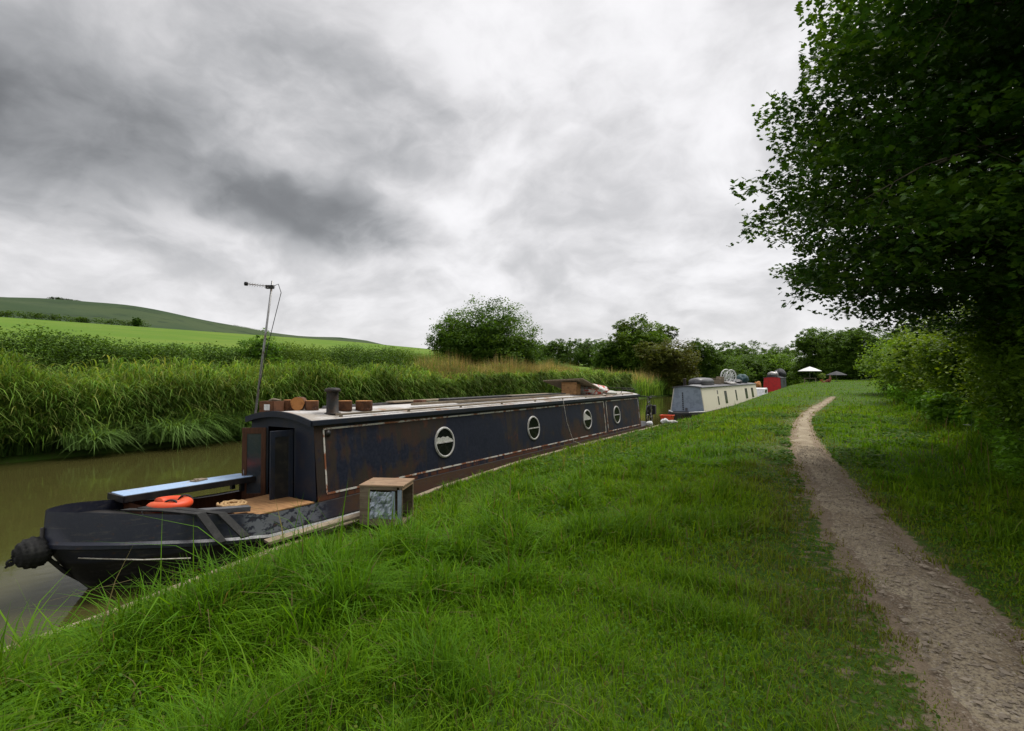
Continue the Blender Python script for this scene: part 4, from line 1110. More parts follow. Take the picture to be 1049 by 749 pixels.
# leaning panel on box
pn = thing('lean_to_panel', 'grey wooden panel propped on a plywood box and sloping down to the roof', 'panel', (BX, 16.7, 1.06))
b = MB(); b.add([(-.75, -.85, .40), (.66, -.80, .47), (.62, 1.0, .05), (-.72, .98, .0), (-.75, -.85, .435), (.66, -.80, .505), (.62, 1.0, .085), (-.72, .98, .035)], [(3, 2, 1, 0), (4, 5, 6, 7), (0, 1, 5, 4), (1, 2, 6, 5), (2, 3, 7, 6), (3, 0, 4, 7)]); b.build('panel_sheet', M['plank'], pn)
pb = thing('plywood_box', 'orange brown plywood box propping up the front of the sloping panel', 'box', (BX + .1, 16.2, 1.03))
b = MB(); b.box((0, -.13, .2), (.55, .02, .40)); b.box((.27, 0, .17), (.02, .28, .34)); b.box((-.27, 0, .17), (.02, .28, .34)); b.box((0, .13, .15), (.55, .02, .3)); b.build('box_sides', M['ply'], pb, None, .003)
# red and white bags
def blob(name, lab, cat, c, s, mat, amp=.2, seed=0, group=None):
    b = MB(); vs = []; fs = []; nu, nv = 28, 16
    for i in range(nv + 1):
        th = pi * i / nv
        for k in range(nu):
            ph = 2 * pi * k / nu; d = np.array((sin(th) * cos(ph), sin(th) * sin(ph), cos(th)))
            r = 1 + amp * float(vnoise(np.array([d[0] * 2.3 + d[2] + seed]), np.array([d[1] * 2.3 - d[2] * 1.4]), 90 + seed)[0]) + amp * .5 * float(vnoise(np.array([d[0] * 6 + seed]), np.array([d[1] * 6 + d[2] * 5]), 91)[0])
            vs.append((d[0] * r * s[0], d[1] * r * s[1], max(-.75, d[2] * r) * s[2] + .75 * s[2]))
    for i in range(nv):
        for k in range(nu):
            k2 = (k + 1) % nu; fs.append((i * nu + k, i * nu + k2, (i + 1) * nu + k2, (i + 1) * nu + k))
    b.add(vs, fs, True); o = b.build(name, mat); o.location = c
    return tag(o, lab, cat, group)
blob('crumpled_bag', 'crumpled red and white bag heaped behind the sloping panel', 'bag', (BX + .28, 17.5, 1.0), (.4, .75, .2), M['bag'], .25, 1)
blob('folded_sheet', 'smaller pale folded sheet next to the red and white bag', 'sheet', (BX + .4, 18.6, .97), (.3, .35, .08), M['lace'], .2, 2)
# mooring line over the side
b = MB(); b.tube([(BX + .6, 14.1, 1.0), (BX + HT + .07, 14.1, .93), (BX + HB + .02, 14.2, .3), (BX + HB + .15, 14.35, -.25), (EX + .1, 14.45, -.36), (EX + .35, 14.5, float(gz(EX + .35, 14.5)) + .1)], .006, 6)
tag(b.build('mooring_line', M['cord']), 'thin mooring line hanging from the roof down the cabin side to the bank', 'rope')

# crate on the bank
cx, cy = -6.1, 6.15
cz = float(gz(cx, cy))
cr = thing('wooden_crate', 'weathered brown wooden crate tipped on its side on the bank edge', 'crate', (cx, cy, cz + .05), radians(26))
b = MB(); cw, cd, chh = .66, .58, .60
b.box((0, 0, chh - .012), (cw + .02, cd + .02, .024)); b.build('crate_top', M['crate_top'], cr, None, .003)
b = MB()
b.box((-cw / 2 + .08, -cd / 2 + .01, chh / 2), (.16, .02, chh - .03)); b.box((cw / 2 - .03, -cd / 2 + .01, chh / 2), (.05, .02, chh - .03)); b.box((0, -cd / 2 + .011, .05), (cw - .2, .018, .1)); b.box((0.02, -cd / 2 + .011, chh - .05), (cw - .22, .018, .05))
b.build('crate_front', M['crate_side'], cr, None, .003)
b = MB(); b.box((-cw / 2 + .01, 0.01, chh / 2), (.018, cd - .03, chh - .03)); b.box((0, cd / 2 - .01, chh / 2), (cw - .03, .018, chh - .03)); b.box((0, 0, .012), (cw - .03, cd - .03, .02)); b.box((cw / 2 - .012, cd / 2 - .03, chh / 2), (.02, .035, chh - .03)); b.box((cw / 2 - .012, 0, .03), (.02, cd - .06, .035)); b.box((-.1, .03, chh / 2), (.012, cd - .09, chh - .04))
b.build('crate_sides', M['crate_side'], cr, None, .003)
b = MB(); b.box((cw / 2 - .012, -.02, chh - .05), (.022, cd - .04, .05)); b.build('crate_lip', M['crate_top'], cr, None, .003)
b = MB(); b.box((cw / 2 - .045, -cd / 2 - .006, chh / 2 - .02), (.06, .012, chh - .1)); b.box((cw / 2 - .14, -cd / 2 - .006, chh / 2 + .01), (.05, .012, chh - .2)); b.build('pale_batten', M['whitebatten'] if 'whitebatten' in M else M['bluegrey'], cr, None, .002)
fo = MB(); vs = []; fs = []
for i in range(14):
    for k in range(14):
        u_, v_ = i / 13, k / 13
        vs.append((-.17 + .33 * u_, -cd / 2 + .005 + .03 * float(vnoise(np.array([u_ * 7]), np.array([v_ * 6]), 95)[0]) + .02 * float(vnoise(np.array([u_ * 19]), np.array([v_ * 15]), 96)[0]), .1 + .40 * v_))
for i in range(13):
    for k in range(13): fs.append((i * 14 + k, i * 14 + 14 + k, i * 14 + 15 + k, i * 14 + 1 + k))
fo.add(vs, fs); f_ = fo.build('foil_sheet', M['foil']); sd = f_.modifiers.new('sol', 'SOLIDIFY'); sd.thickness = .004
f_.location = (cx, cy, cz + .05); f_.rotation_euler = (0, 0, radians(26)); tag(f_, 'crumpled silver blue plastic sheet stuffed inside the wooden crate', 'plastic sheet')
# low boards lying on bank edge under the crate
b = MB(); b.box((0, 0, 0), (.18, 1.5, .04), radians(-14), radians(5)); o = b.build('bank_board', M['pale_plank'], None, None, .004); o.location = (-6.62, 5.3, float(edge_z(5.3)) + .12); tag(o, 'pale plank lying on the bank edge in front of the crate', 'plank')

# bicycle on stern
def bicycle(loc, rz, lab, mat):
    r = thing('bicycle', lab, 'bicycle', loc, rz)
    for y in (-.52, .52):
        q = MB(); q.torus((0, y, .34), .32, .022, 'x', 32, 8); wh = q.build('wheel', M['rubber'], r)
        s = MB()
        for k in range(10): a = k * pi / 5; s.tube([(0, y, .34), (0, y + .31 * cos(a), .34 + .31 * sin(a))], .003, 4)
        s.lathe([(.02, -.04), (.03, 0), (.02, .04)], (0, y, .34), 10, 'x'); s.build('spokes', M['steel'], wh)
    f = MB()
    f.tube([(0, -.52, .34), (0, -.40, .72), (0, -.36, .95)], .016, 8); f.tube([(0, -.4, .75), (0, .14, .82)], .018, 8); f.tube([(0, -.39, .68), (0, .05, .3)], .018, 8); f.tube([(0, .05, .3), (0, .17, .92)], .016, 8); f.tube([(0, .52, .34), (0, .14, .8)], .012, 8); f.tube([(0, .52, .34), (0, .05, .3)], .012, 8)
    f.build('frame', mat, r)
    h = MB(); h.tube([(-.3, -.28, 1.0), (-.12, -.36, 1.02), (0, -.37, .98), (.12, -.36, 1.02), (.3, -.28, 1.0)], .014, 8); h.build('handlebar', M['black'], r)
    s = MB(); s.lathe([(.001, .97), (.06, .965), (.08, .94), (.05, .92), (.001, .915)], (0, .18, 0), 14); s.box((0, .06, .95), (.05, .2, .03)); s.build('saddle', M['black'], r)
    p = MB(); p.torus((.05, .05, .3), .08, .01, 'x', 20, 6); p.tube([(.09, .05, .3), (.09, .18, .22)], .01, 6); p.tube([(-.07, .05, .3), (-.07, -.08, .38)], .01, 6); p.build('crank', M['steel'], r)
    c = MB()
    for sx in (-1, 1): c = MB(); c.box((sx * .11, .48, .48), (.12, .32, .34)); c.build('pannier', M['rubber'], r, None, .03, 3)
bicycle((-7.13, 22.05, GW + .02), radians(10), 'black bicycle with panniers parked on the stern deck', M['black'])
bpy.data.objects['bicycle'].scale = (1.12, 1.12, 1.12)
# red tub, white bags on bank
tb = thing('plastic_tub', 'bright orange red plastic tub standing by the stern', 'tub', (-6.5, 22.4, float(gz(-6.5, 22.4)) + .1))
b = MB(); b.box((0, 0, .16), (.36, .28, .02)); 
vs = []
for z, sx, sy in ((0.0, .2, .15), (.3, .25, .19), (.3, .235, .175), (.02, .185, .135)):
    vs += [(-sx, -sy, z), (sx, -sy, z), (sx, sy, z), (-sx, sy, z)]
fs = [(0, 1, 2, 3), (12, 13, 14, 15)]
for l_ in range(3):
    for k in range(4): fs.append((l_ * 4 + k, l_ * 4 + (k + 1) % 4, l_ * 4 + 4 + (k + 1) % 4, l_ * 4 + 4 + k))
b = MB(); b.add(vs, fs); b.build('body', M['orange'], tb, None, .012)
b = MB(); b.torus((0, 0, 0), 1, .001, 'z', 8, 4) if False else None
b.box((0, -.195, .29), (.52, .025, .025)); b.box((0, .195, .29), (.52, .025, .025)); b.box((.255, 0, .29), (.025, .37, .025)); b.box((-.255, 0, .29), (.025, .37, .025)); b.build('rim', M['orange'], tb, None, .006)
blob('plastic_bag', 'white plastic bag slumped in front of the orange tub', 'bag', (-6.42, 21.8, float(gz(-6.42, 21.8)) + .1), (.14, .14, .11), M['white'], .3, 4, 'white bags by the stern')
blob('plastic_bag', 'flat pale sack lying right of the white bag', 'bag', (-6.15, 21.9, float(gz(-6.15, 21.9)) + .1), (.2, .12, .07), M['lace'], .3, 5, 'white bags by the stern')
blob('plastic_bag', 'small white bundle at the bicycle wheel', 'bag', (-6.75, 20.9, -.30), (.12, .15, .1), M['white'], .3, 6, 'white bags by the stern')

# ------------------------------------------------------------------ cream narrowboat
def boat_simple(name, lab, x0, yf, ye, hb, ht, zg, zt, zc, matside, matfront, matroof, cat='boat', bow=1.6, windows=(), door_line=True):
    org = (x0, (yf + ye) / 2, WATER); r = thing(name, lab, cat, org)
    b = MB(); st = [(yf - bow, .05), (yf - bow * .8, .5), (yf - bow * .45, .85), (yf - .1, 1.03), (ye + .2, 1.04), (ye + 1.2, 1.0), (ye + 1.6, .5)]
    vs = []; fs = []
    for y, h in st:
        for hx_, z in ((h, zg), (h + .03, zg - .12), (h, zg - .2), (h * .96, -1.4)): vs += [(x0 + hx_, y, z)]
        for hx_, z in ((h, zg), (h + .03, zg - .12), (h, zg - .2), (h * .96, -1.4)): vs += [(x0 - hx_, y, z)]
    for k in range(len(st) - 1):
        for q in range(3):
            a = k * 8 + q; c = a + 8; fs += [(a, c, c + 1, a + 1), (a + 4, a + 5, c + 5, c + 4)]
        fs.append((k * 8, k * 8 + 8, k * 8 + 12, k * 8 + 4))
    fs += [(0, 1, 2, 3, 7, 6, 5, 4), tuple((len(st) - 1) * 8 + i for i in (0, 1, 2, 3, 7, 6, 5, 4))]
    b.add(vs, fs); b.build('hull', M['black'], r, org)
    for s in (-1, 1): b = MB(); b.tube([(x0 + s * .45, yf - bow * .85, zg + .03), (x0 + s * .98, yf - .15, zg + .03)], .03, 6); b.build('gunwale_rail', M['white'], r, org)
    us = np.linspace(-1, 1, 9)
    for s in (-1, 1):
        b = MB(); b.add([(x0 + s * hb, yf, zg), (x0 + s * hb, ye, zg), (x0 + s * ht, ye, zt), (x0 + s * ht, yf, zt), (x0 + s * (hb - .04), yf, zg), (x0 + s * (hb - .04), ye, zg), (x0 + s * (ht - .04), ye, zt), (x0 + s * (ht - .04), yf, zt)], [(0, 1, 2, 3), (4, 5, 6, 7), (0, 1, 5, 4), (1, 2, 6, 5), (2, 3, 7, 6), (3, 0, 4, 7)])
        w0 = b.build('cabin_side', matside, r, org)
        if s == 1:
            for wy, ww, za, zb in windows:
                def sp(y, z, off):
                    t = (z - zg) / (zt - zg); return (x0 + hb + (ht - hb) * t + off, y, z)
                q = [(wy - ww / 2, za), (wy + ww / 2, za), (wy + ww / 2, zb), (wy - ww / 2, zb)]
                g_ = MB(); g_.add([sp(y, z, .012) for y, z in q] + [sp(y, z, -.01) for y, z in q], [(0, 1, 2, 3), (4, 5, 6, 7), (0, 1, 5, 4), (1, 2, 6, 5), (2, 3, 7, 6), (3, 0, 4, 7)])
                wn = g_.build('window', M['darkglass'], r, org)
                f_ = MB()
                for (a_, c_, d_, e_) in ((wy - ww / 2 - .04, wy - ww / 2, za - .04, zb + .04), (wy + ww / 2, wy + ww / 2 + .04, za - .04, zb + .04), (wy - ww / 2, wy + ww / 2, za - .04, za), (wy - ww / 2, wy + ww / 2, zb, zb + .04)):
                    q = [(a_, d_), (c_, d_), (c_, e_), (a_, e_)]
                    f_.add([sp(y, z, .025) for y, z in q] + [sp(y, z, -.01) for y, z in q], [(0, 1, 2, 3), (4, 5, 6, 7), (0, 1, 5, 4), (1, 2, 6, 5), (2, 3, 7, 6), (3, 0, 4, 7)])
                f_.build('window_frame', M['log_bark'], wn)
    top = [(u * ht, zt + (zc - zt) * (1 - u * u)) for u in us]
    for yy in (yf, ye):
        b = MB(); b.add([(x0 - hb, yy + .002, zg), (x0 + hb, yy + .002, zg)] + [(x0 + a_, yy + .002, z_) for a_, z_ in top[::-1]], [tuple(range(11))]); b.build('bulkhead', matfront, r, org)
    if door_line:
        b = MB()
        for k in range(9): b.box((x0 - .22 - .04 * (k / 9), yf - .02, zg + .1 + k * .115), (.05, .03, .08))
        b.build('door_hinge', M['black'], r, org)
        b = MB(); b.box((x0 - .05, yf - .02, zg + .12), (.12, .04, .16)); b.build('latch', M['greyplastic'], r, org)
    b = MB(); pr = [(x0 + u * (ht + .06), zt + (zc - zt) * (1 - u * u) + .05) for u in us] + [(x0 + u * (ht + .06), zt + (zc - zt) * (1 - u * u) + .006) for u in us[::-1]]
    b.prism(pr, yf - .08, ye + .08, 'y'); b.build('roof', matroof, r, org)
    return r
X2 = -7.92; F2, E2 = 31.2, 51.0
boat_simple('narrowboat', 'cream sided narrowboat with a pale blue grey end and cluttered roof', X2, F2, E2, .95, .76, GW, .98, 1.07, M['cream'], M['bluegrey'], M['greyplastic'],
            windows=[(35.2, .3, -.1, .42), (35.2, .22, .56, .78), (37.6, .75, -.1, .7), (41.3, .45, -.05, .68), (45.6, 1.0, -.05, .72), (48.6, 1.0, -.05, .72)])
RZ = 1.1
# roof things of the cream boat
rb = thing('roof_box', 'black and grey streamlined roof box on the front of the cream boat', 'roof box', (X2 - .1, 35.1, RZ), 0)
def pod(b, L, W, H, z0):
    vs = []; fs = []; prof = [(-1, .55), (-.85, .92), (-.4, 1), (.3, 1), (.8, .95), (1, .7)]
    for yy, s in prof:
        for k in range(12):
            a = pi * k / 11; vs.append((W / 2 * s * cos(a), yy * L / 2, z0 + H * s * (max(0, sin(a)) ** .5)))
    for i in range(5):
        for k in range(11): fs.append((i * 12 + k, i * 12 + k + 1, i * 12 + 13 + k, i * 12 + 12 + k))
        fs.append((i * 12 + 11, i * 12, i * 12 + 12, i * 12 + 23))
    fs.append(tuple(range(12))); fs.append(tuple(60 + k for k in range(12))); b.add(vs, fs, True)
b = MB(); pod(b, 3.4, 1.0, .2, .0); b.build('base_shell', M['black'], rb)
b = MB(); pod(b, 3.35, .97, .36, .1); b.build('lid', M['greyplastic'], rb)
def bike_wheel(b, c, R, axis='x'): b.torus(c, R, .03, axis, 28, 8)
b = MB(); b.box((0, 0, .18), (.5, .9, .3), .2); b.box((.1, .5, .28), (.5, .08, .5), .4); b.box((-.1, -.2, .4), (.7, .5, .04), -.2); o = b.build('firewood_pile', M['plank'], None, None, .01); o.location = (X2 + .05, 38.9, RZ); tag(o, 'untidy heap of brown planks behind the roof box of the cream boat', 'wood heap')
for k, (yy, dx, lab) in enumerate([(40.9, .25, 'white round garden table top stood on edge on the cream boat roof, nearer one'), (43.6, .1, 'white round table top stood on edge on the cream boat roof, further one')]):
    t = thing('folding_table', lab, 'table', (X2 + dx, yy, RZ), radians(58), 'white folded round tables on the cream boat roof')
    b = MB(); b.torus((0, 0, .52), .5, .045, 'y', 32, 8); b.build('rim', M['white'], t)
    b = MB()
    for q in range(6): a = q * pi / 6; b.tube([(.5 * cos(a), 0, .52 + .5 * sin(a)), (-.5 * cos(a), 0, .52 - .5 * sin(a))], .022, 6)
    b.torus((0, 0, .52), .25, .03, 'y', 24, 6); b.build('slats', M['white'], t)
    b = MB(); b.tube([(-.3, .1, 0), (.2, .12, .6)], .025, 6); b.tube([(.3, .1, 0), (-.2, .12, .6)], .025, 6); b.build('leg', M['black'], t)
b = MB(); b.box((0, 0, .12), (.6, 2.6, .03), 0, 0, radians(18)); b.box((.02, 0, .15), (.5, 2.4, .03), 0, 0, radians(18)); o = b.build('solar_panel', M['steel'], None, None, .005); o.location = (X2 + .42, 41.5, RZ - .03); tag(o, 'tilted silver panel along the cream boat roof edge below the white tables', 'panel')
blob('tarpaulin', 'dark sheet bundled behind the white tables on the cream boat', 'tarpaulin', (X2 - .05, 45.6, RZ - .05), (.55, 1.3, .22), M['black'], .25, 8)
blob('covered_bundle', 'tall dark teal covered bundle at the far end of the cream boat roof', 'bundle', (X2 + .1, 48.6, RZ - .05), (.5, .8, .44), M['teal'], .22, 9)
ch2 = thing('chimney', 'short black chimney at the front corner of the cream boat roof', 'chimney', (X2 - .5, 32.6, RZ - .02)); b = MB(); b.lathe([(.09, 0), (.085, .35), (.085, .36)], n=14); b.build('flue', M['iron'], ch2); b = MB(); b.lathe([(.085, .36), (.12, .37), (.1, .42), (.001, .43)], n=14); b.build('cap', M['iron'], ch2)
b = MB(); b.box((0, 0, .03), (.5, 1.3, .05), .1); o = b.build('roof_hatch', M['white'], None, None, .01); o.location = (X2 + .1, 32.7, RZ - .02); tag(o, 'pale flat hatch board on the front of the cream boat roof', 'board')

# white cruiser stern and red boat beyond
def cruiser():
    x0, y0 = -7.8, 57.0; r = thing('small_cruiser', 'low white cruiser moored between the cream boat and the red boat', 'boat', (x0, y0, WATER))
    b = MB(); vs = []; fs = []
    st = [(-2.2, .9, .75), (-1, 1.0, .8), (1, .95, .9), (2.2, .5, 1.05), (2.8, .05, 1.1)]
    for y, h, z in st: vs += [(-h, y, z), (h, y, z), (h * .85, y, -.3), (-h * .85, y, -.3)]
    for k in range(4):
        for q in range(4): fs.append((k * 4 + q, k * 4 + (q + 1) % 4, k * 4 + 4 + (q + 1) % 4, k * 4 + 4 + q))
    fs += [(0, 1, 2, 3), (16, 17, 18, 19)]; b.add(vs, fs); b.build('hull', M['white'], r, None, .03)
    b = MB(); b.prism([(-1.2, .8), (1.4, .95), (1.1, 1.55), (-.9, 1.5)], -.7, .7, 'x'); b.build('cabin', M['white'], r, None, .05)
    for sx in (-1, 1): b = MB(); b.box((sx * .705, 0, 1.25), (.02, 1.2, .28)); b.build('window', M['darkglass'], r)
cruiser()
X3 = -7.6
boat_simple('narrowboat', 'bright red ended boat furthest along the bank with a cluttered roof', X3, 66.0, 71.5, .95, .85, -.1, 1.5, 1.6, M['bluedoor'], M['red'], M['greyplastic'], door_line=False, windows=[(69, .6, .7, 1.2)])
rb3 = thing('roof_box', 'grey rounded roof box on top of the red boat', 'roof box', (X3 - .1, 67.6, 1.62)); b = MB(); pod(b, 2.2, 1.1, .3, 0); b.build('base_shell', M['black'], rb3); b = MB(); pod(b, 2.1, 1.05, .4, .15); b.build('lid', M['steel'], rb3)
blob('covered_bundle', 'pale grey bundle behind the roof box of the red boat', 'bundle', (X3 - .2, 69.6, 1.6), (.5, .9, .35), M['steel'], .3, 11)
blob('covered_bundle', 'dark bundle at the right edge of the red boat roof', 'bundle', (X3 + .3, 71.0, 1.55), (.6, 1.2, .5), M['darkcanvas'], .3, 12)
# pink crate pile left of red boat
blob('covered_bundle', 'orange brown bundle on the bank between the white cruiser and the red boat', 'bundle', (-8.6, 62.5, .35), (.35, .5, .45), M['log_end'], .3, 13)

# parasols, table, person
def parasol(lab, x, y, R, H, drop, mat, n=8, tilt=0):
    z = float(gz(x, y)); r = thing('parasol', lab, 'parasol', (x, y, z)); r.rotation_euler = (tilt, 0, 0)
    b = MB(); b.tube([(0, 0, 0), (0, 0, H)], .025, 8); b.lathe([(.28, 0), (.28, .05), (.05, .08)], n=16); b.build('pole', M['steel'], r)
    b = MB(); vs = [(0, 0, H)]; 
    for ring, rr in enumerate((.5, 1.0)):
        for k in range(n * 2):
            a = pi * k / n; sag = .93 if k % 2 else 1.0
            vs.append((R * rr * cos(a) * sag, R * rr * sin(a) * sag, H - drop * rr ** 1.15))
    m_ = n * 2; fs = [(0, 1 + k, 1 + (k + 1) % m_) for k in range(m_)] + [(1 + k, 1 + m_ + k, 1 + m_ + (k + 1) % m_, 1 + (k + 1) % m_) for k in range(m_)]
    b.add(vs, fs); c = b.build('canopy', mat, r); c.modifiers.new('sol', 'SOLIDIFY').thickness = .015
    q = MB()
    for k in range(n): a = 2 * pi * k / n; q.tube([(0, 0, H - .1), (R * .97 * cos(a), R * .97 * sin(a), H - drop - .03)], .01, 5)
    q.build('rib', M['steel'], r)
x, y = at(829.5, 74); parasol('open white parasol over a garden table on the far grass', x, y, 1.45, 2.3, .62, M['canvas'])
PXY = (x, y)
x2, y2 = at(857, 70); parasol('open dark grey parasol set low beside the far hedge', x2, y2, 1.2, 1.35, .5, M['darkcanvas'])
z = float(gz(*PXY)); t = thing('garden_table', 'low garden table beneath the white parasol', 'table', (PXY[0] + .1, PXY[1] - .9, z))
b = MB(); b.box((0, 0, .72), (1.5, .8, .05)); b.build('tabletop', M['plank'], t, None, .01)
for sx in (-1, 1):
    for sy in (-1, 1): b = MB(); b.box((sx * .65, sy * .32, .35), (.06, .06, .7)); b.build('leg', M['plank'], t)
def plant(lab, x, y, h, r, col, n=900):
    zz = float(gz(x, y)); lob = [(0, 0, h * .65, r, r, h * .4), (r * .4, 0, h * .8, r * .5, r * .5, h * .2)]
    root = thing('potted_plant', lab, 'plant', (x, y, zz), 0, 'potted plants round the far parasol')
    p, ct = lobe_points(lob, n, .3, .2, 50); c = np.array(col) * ct[:, None] * rng.uniform(.7, 1.3, (n, 1)); leaves('foliage', p, rng.uniform(.07, .14, n), c, M['leaf'], root)
    b = MB(); b.lathe([(.001, 0), (.16, 0), (.22, .3), (.2, .3), (.18, .25), (.001, .25)], n=16); b.build('pot', M['log_end'], root)
plant('green bushy potted plant left of the garden table', PXY[0] - 1.6, PXY[1] - .8, 1.0, .5, (.07, .12, .03))
plant('pale leafed potted plant right of the garden table', PXY[0] + 1.4, PXY[1] - .6, 1.1, .45, (.11, .15, .06))
def chair(lab, x, y, rz):
    zz = float(gz(x, y)); r = thing('garden_chair', lab, 'chair', (x, y, zz), rz, 'garden chairs by the far parasol')
    b = MB(); b.box((0, 0, .44), (.5, .48, .04)); b.build('seat', M['white'], r, None, .01)
    b = MB(); b.box((0, .24, .72), (.5, .04, .5), 0, radians(-10)); b.build('backrest', M['white'], r, None, .01)
    for sx in (-1, 1):
        for sy in (-1, 1): b = MB(); b.box((sx * .21, sy * .2, .21), (.04, .04, .42)); b.build('leg', M['white'], r)
chair('white garden chair at the left of the far parasol group', PXY[0] - 2.6, PXY[1] - 1.2, radians(110))

def person_sitting(x, y, rz):
    z = float(gz(x, y)); r = thing('person', 'person in a brown top sitting on the grass by the dark parasol', 'person', (x, y, z), rz)
    J = {'pel': (0, 0, .13, .14), 'spine': (0, .05, .34, .135), 'chest': (0, .04, .52, .145), 'neck': (0, .02, .66, .055), 'head': (0, 0, .78, .095), 'crown': (0, .01, .87, .075),
         'hl': (.1, -.05, .13, .1), 'kl': (.14, -.42, .38, .065), 'al': (.15, -.72, .06, .045), 'tl': (.16, -.86, .05, .04), 'hr': (-.1, -.05, .13, .1), 'kr': (-.14, -.46, .16, .065), 'ar': (-.15, -.86, .06, .045), 'tr': (-.15, -.92, .15, .04),
         'sl': (.17, .04, .57, .065), 'el': (.25, -.08, .36, .045), 'wl': (.17, -.32, .38, .034), 'gl': (.15, -.41, .40, .036), 'sr': (-.17, .04, .57, .065), 'er': (-.26, .0, .34, .045), 'wr': (-.2, -.25, .26, .034), 'gr': (-.18, -.34, .22, .036)}
    E = [('pel', 'spine'), ('spine', 'chest'), ('chest', 'neck'), ('neck', 'head'), ('head', 'crown'), ('pel', 'hl'), ('hl', 'kl'), ('kl', 'al'), ('al', 'tl'), ('pel', 'hr'), ('hr', 'kr'), ('kr', 'ar'), ('ar', 'tr'), ('chest', 'sl'), ('sl', 'el'), ('el', 'wl'), ('wl', 'gl'), ('chest', 'sr'), ('sr', 'er'), ('er', 'wr'), ('wr', 'gr')]
    names = list(J); me = bpy.data.meshes.new('body'); me.from_pydata([J[k][:3] for k in names], [(names.index(a), names.index(b_)) for a, b_ in E], [])
    o = bpy.data.objects.new('body', me); COL.objects.link(o); o.parent = r
    o.modifiers.new('skin', 'SKIN'); 
    if not me.skin_vertices:
        bpy.context.view_layer.objects.active = o
    lay = me.skin_vertices[0] if me.skin_vertices else None
    if lay:
        for k, nm in enumerate(names): lay.data[k].radius = (J[nm][3],) * 2
        lay.data[0].use_root = True
    s = o.modifiers.new('sub', 'SUBSURF'); s.levels = 2; s.render_levels = 2
    # clothes and skin share the body mesh: colour by height
    m, nt = newmat('person_surface'); g = N(nt); q = g.xyz(g.obj())
    c = g.mix(g.ramp(q[2], .655, .665), C(.2, .06, .035), C(.45, .27, .19)); c = g.mix(g.math('MULTIPLY', g.ramp(q[1], -.1, -.12), g.ramp(q[2], .5, .45)), c, C(.25, .06, .05))
    g.out(g.pbr(c, .8)); me.materials.append(m)
    b = MB(); b.lathe([(.001, .115), (.06, .1), (.1, .05), (.108, 0), (.1, -.05)], (0, .025, .8), 16); b.build('hair', M['log_bark'], r)
x, y = at(850, 66); person_sitting(x, y, radians(-60))

# ------------------------------------------------------------------ sky, sun, camera
SUN_EL, SUN_AZ = radians(58), radians(20)     # azimuth measured clockwise from +Y
w = bpy.data.worlds.new('World'); SC.world = w; w.use_nodes = True
nt = w.node_tree; nt.nodes.clear(); g = N(nt)
sky = g.n('ShaderNodeTexSky', sky_type='NISHITA', sun_disc=False, sun_elevation=SUN_EL, sun_rotation=SUN_AZ)
d = g.n('ShaderNodeTexCoord').outputs['Generated']; q = g.xyz(d)
den = g.math('ADD', g.math('MAXIMUM', q[2], 0.0), .45)
px = g.math('DIVIDE', q[0], den); py = g.math('DIVIDE', q[1], den)
cmb = g.n('ShaderNodeCombineXYZ'); g.put(cmb, 0, px); g.put(cmb, 1, py); p = cmb.outputs[0]
warp = g.noise(p, 1.7, 4, .55, 0, 1)
pw = g.vmath('ADD', p, g.vmath('SCALE', g.vmath('SUBTRACT', warp, (.5, .5, .5)), scale=.34))
n1 = g.noise(pw, 2.1, 7, .52); n2 = g.noise(pw, 6.0, 6, .55); 
def blobmask(cx, cy, rx, ry, rot, lo=1.0, hi=.25):
    mp = g.n('ShaderNodeMapping', vector_type='TEXTURE'); g.put(mp, 'Vector', pw); g.put(mp, 'Location', (cx, cy, 0)); g.put(mp, 'Rotation', (0, 0, rot)); g.put(mp, 'Scale', (rx, ry, 1))
    return g.ramp(g.vmath('LENGTH', mp.outputs[0]), lo, hi)
SKYBLOBS = [(-1.14, .36, .38, .40, 0, .95, .85), (-1.05, .80, .17, .44, radians(-20), .8, .6), (-.80, .62, .3, .4, radians(-20), .5, .4), (-1.4, .5, .1, .3, 0, .35, .4)]
dark = 0.0
base = g.math('ADD', g.math('MULTIPLY', n1, .6), g.math('MULTIPLY', n2, .4))
shade = g.ramp(base, .36, .66)          # 0 bright .. 1 greyer
val = g.math('SUBTRACT', 1.0, g.math('MULTIPLY', shade, .40))
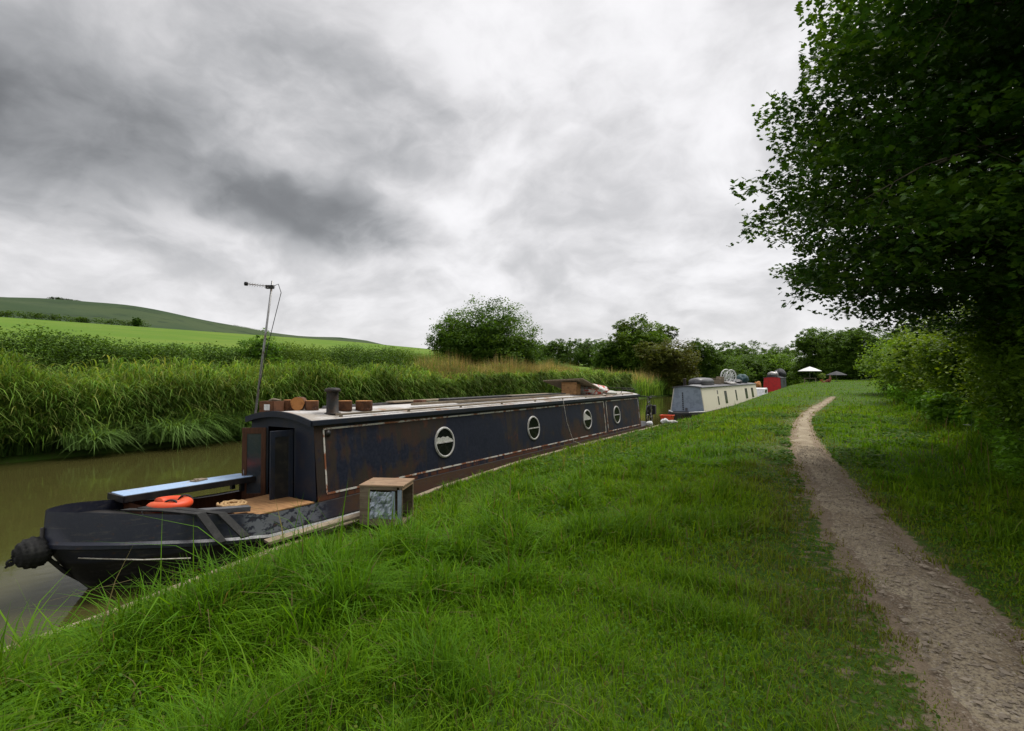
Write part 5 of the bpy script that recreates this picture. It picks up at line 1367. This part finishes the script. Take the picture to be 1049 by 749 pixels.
for (cx_, cy_, rx_, ry_, ro_, amt, fl) in SKYBLOBS:
    mk = blobmask(cx_, cy_, rx_, ry_, ro_)
    mod = g.math('MULTIPLY', mk, g.ramp(base, .34, .58, fl, 1.0))
    val = g.math('MULTIPLY', val, g.math('SUBTRACT', 1.0, g.math('MULTIPLY', mod, amt * .78)))
hz = g.ramp(q[2], .02, .22)             # a paler, evener sky low down
val = g.mix(g.math('MULTIPLY', g.math('SUBTRACT', 1.0, hz), .35), val, (.82, .82, .82, 1))
tintc = g.mix(g.ramp(val, .2, .8), C(.97, .99, 1.025), C(1.0, .988, 1.005))
cl = g.vmath('MULTIPLY', val, tintc)
cl = g.vmath('SCALE', cl, scale=10.0)
mixc = g.mix(.95, sky.outputs[0], cl)
bg = g.n('ShaderNodeBackground'); g.put(bg, 0, mixc); g.put(bg, 1, .1)
ow = g.n('ShaderNodeOutputWorld'); nt.links.new(bg.outputs[0], ow.inputs[0])

ld = bpy.data.lights.new('sun', 'SUN'); ld.energy = 3.4; ld.angle = radians(28); ld.color = (1, .96, .9)
lo = bpy.data.objects.new('sun', ld); COL.objects.link(lo)
from mathutils import Vector
sd_ = Vector((sin(SUN_AZ) * cos(SUN_EL), cos(SUN_AZ) * cos(SUN_EL), sin(SUN_EL)))
lo.rotation_euler = sd_.to_track_quat('Z', 'Y').to_euler()
cd = bpy.data.cameras.new('camera'); cam = bpy.data.objects.new('camera', cd); COL.objects.link(cam)
cd.sensor_width = 36; cd.lens = 36 * 560 / 1049; cd.clip_start = .05; cd.clip_end = 6000
cam.location = (0, 0, 1.6); cam.rotation_euler = (radians(90 + 1.2), 0, radians(32))
SC.camera = cam
SC.render.resolution_x = 1024; SC.render.resolution_y = 731
SC.view_settings.view_transform = 'Standard'; SC.view_settings.look = 'None'; SC.view_settings.exposure = 0.0; SC.view_settings.gamma = 1.0
SC.cycles.max_bounces = 6; SC.cycles.diffuse_bounces = 3; SC.cycles.transparent_max_bounces = 6; SC.cycles.use_denoising = True
print('maple leaves', NM)
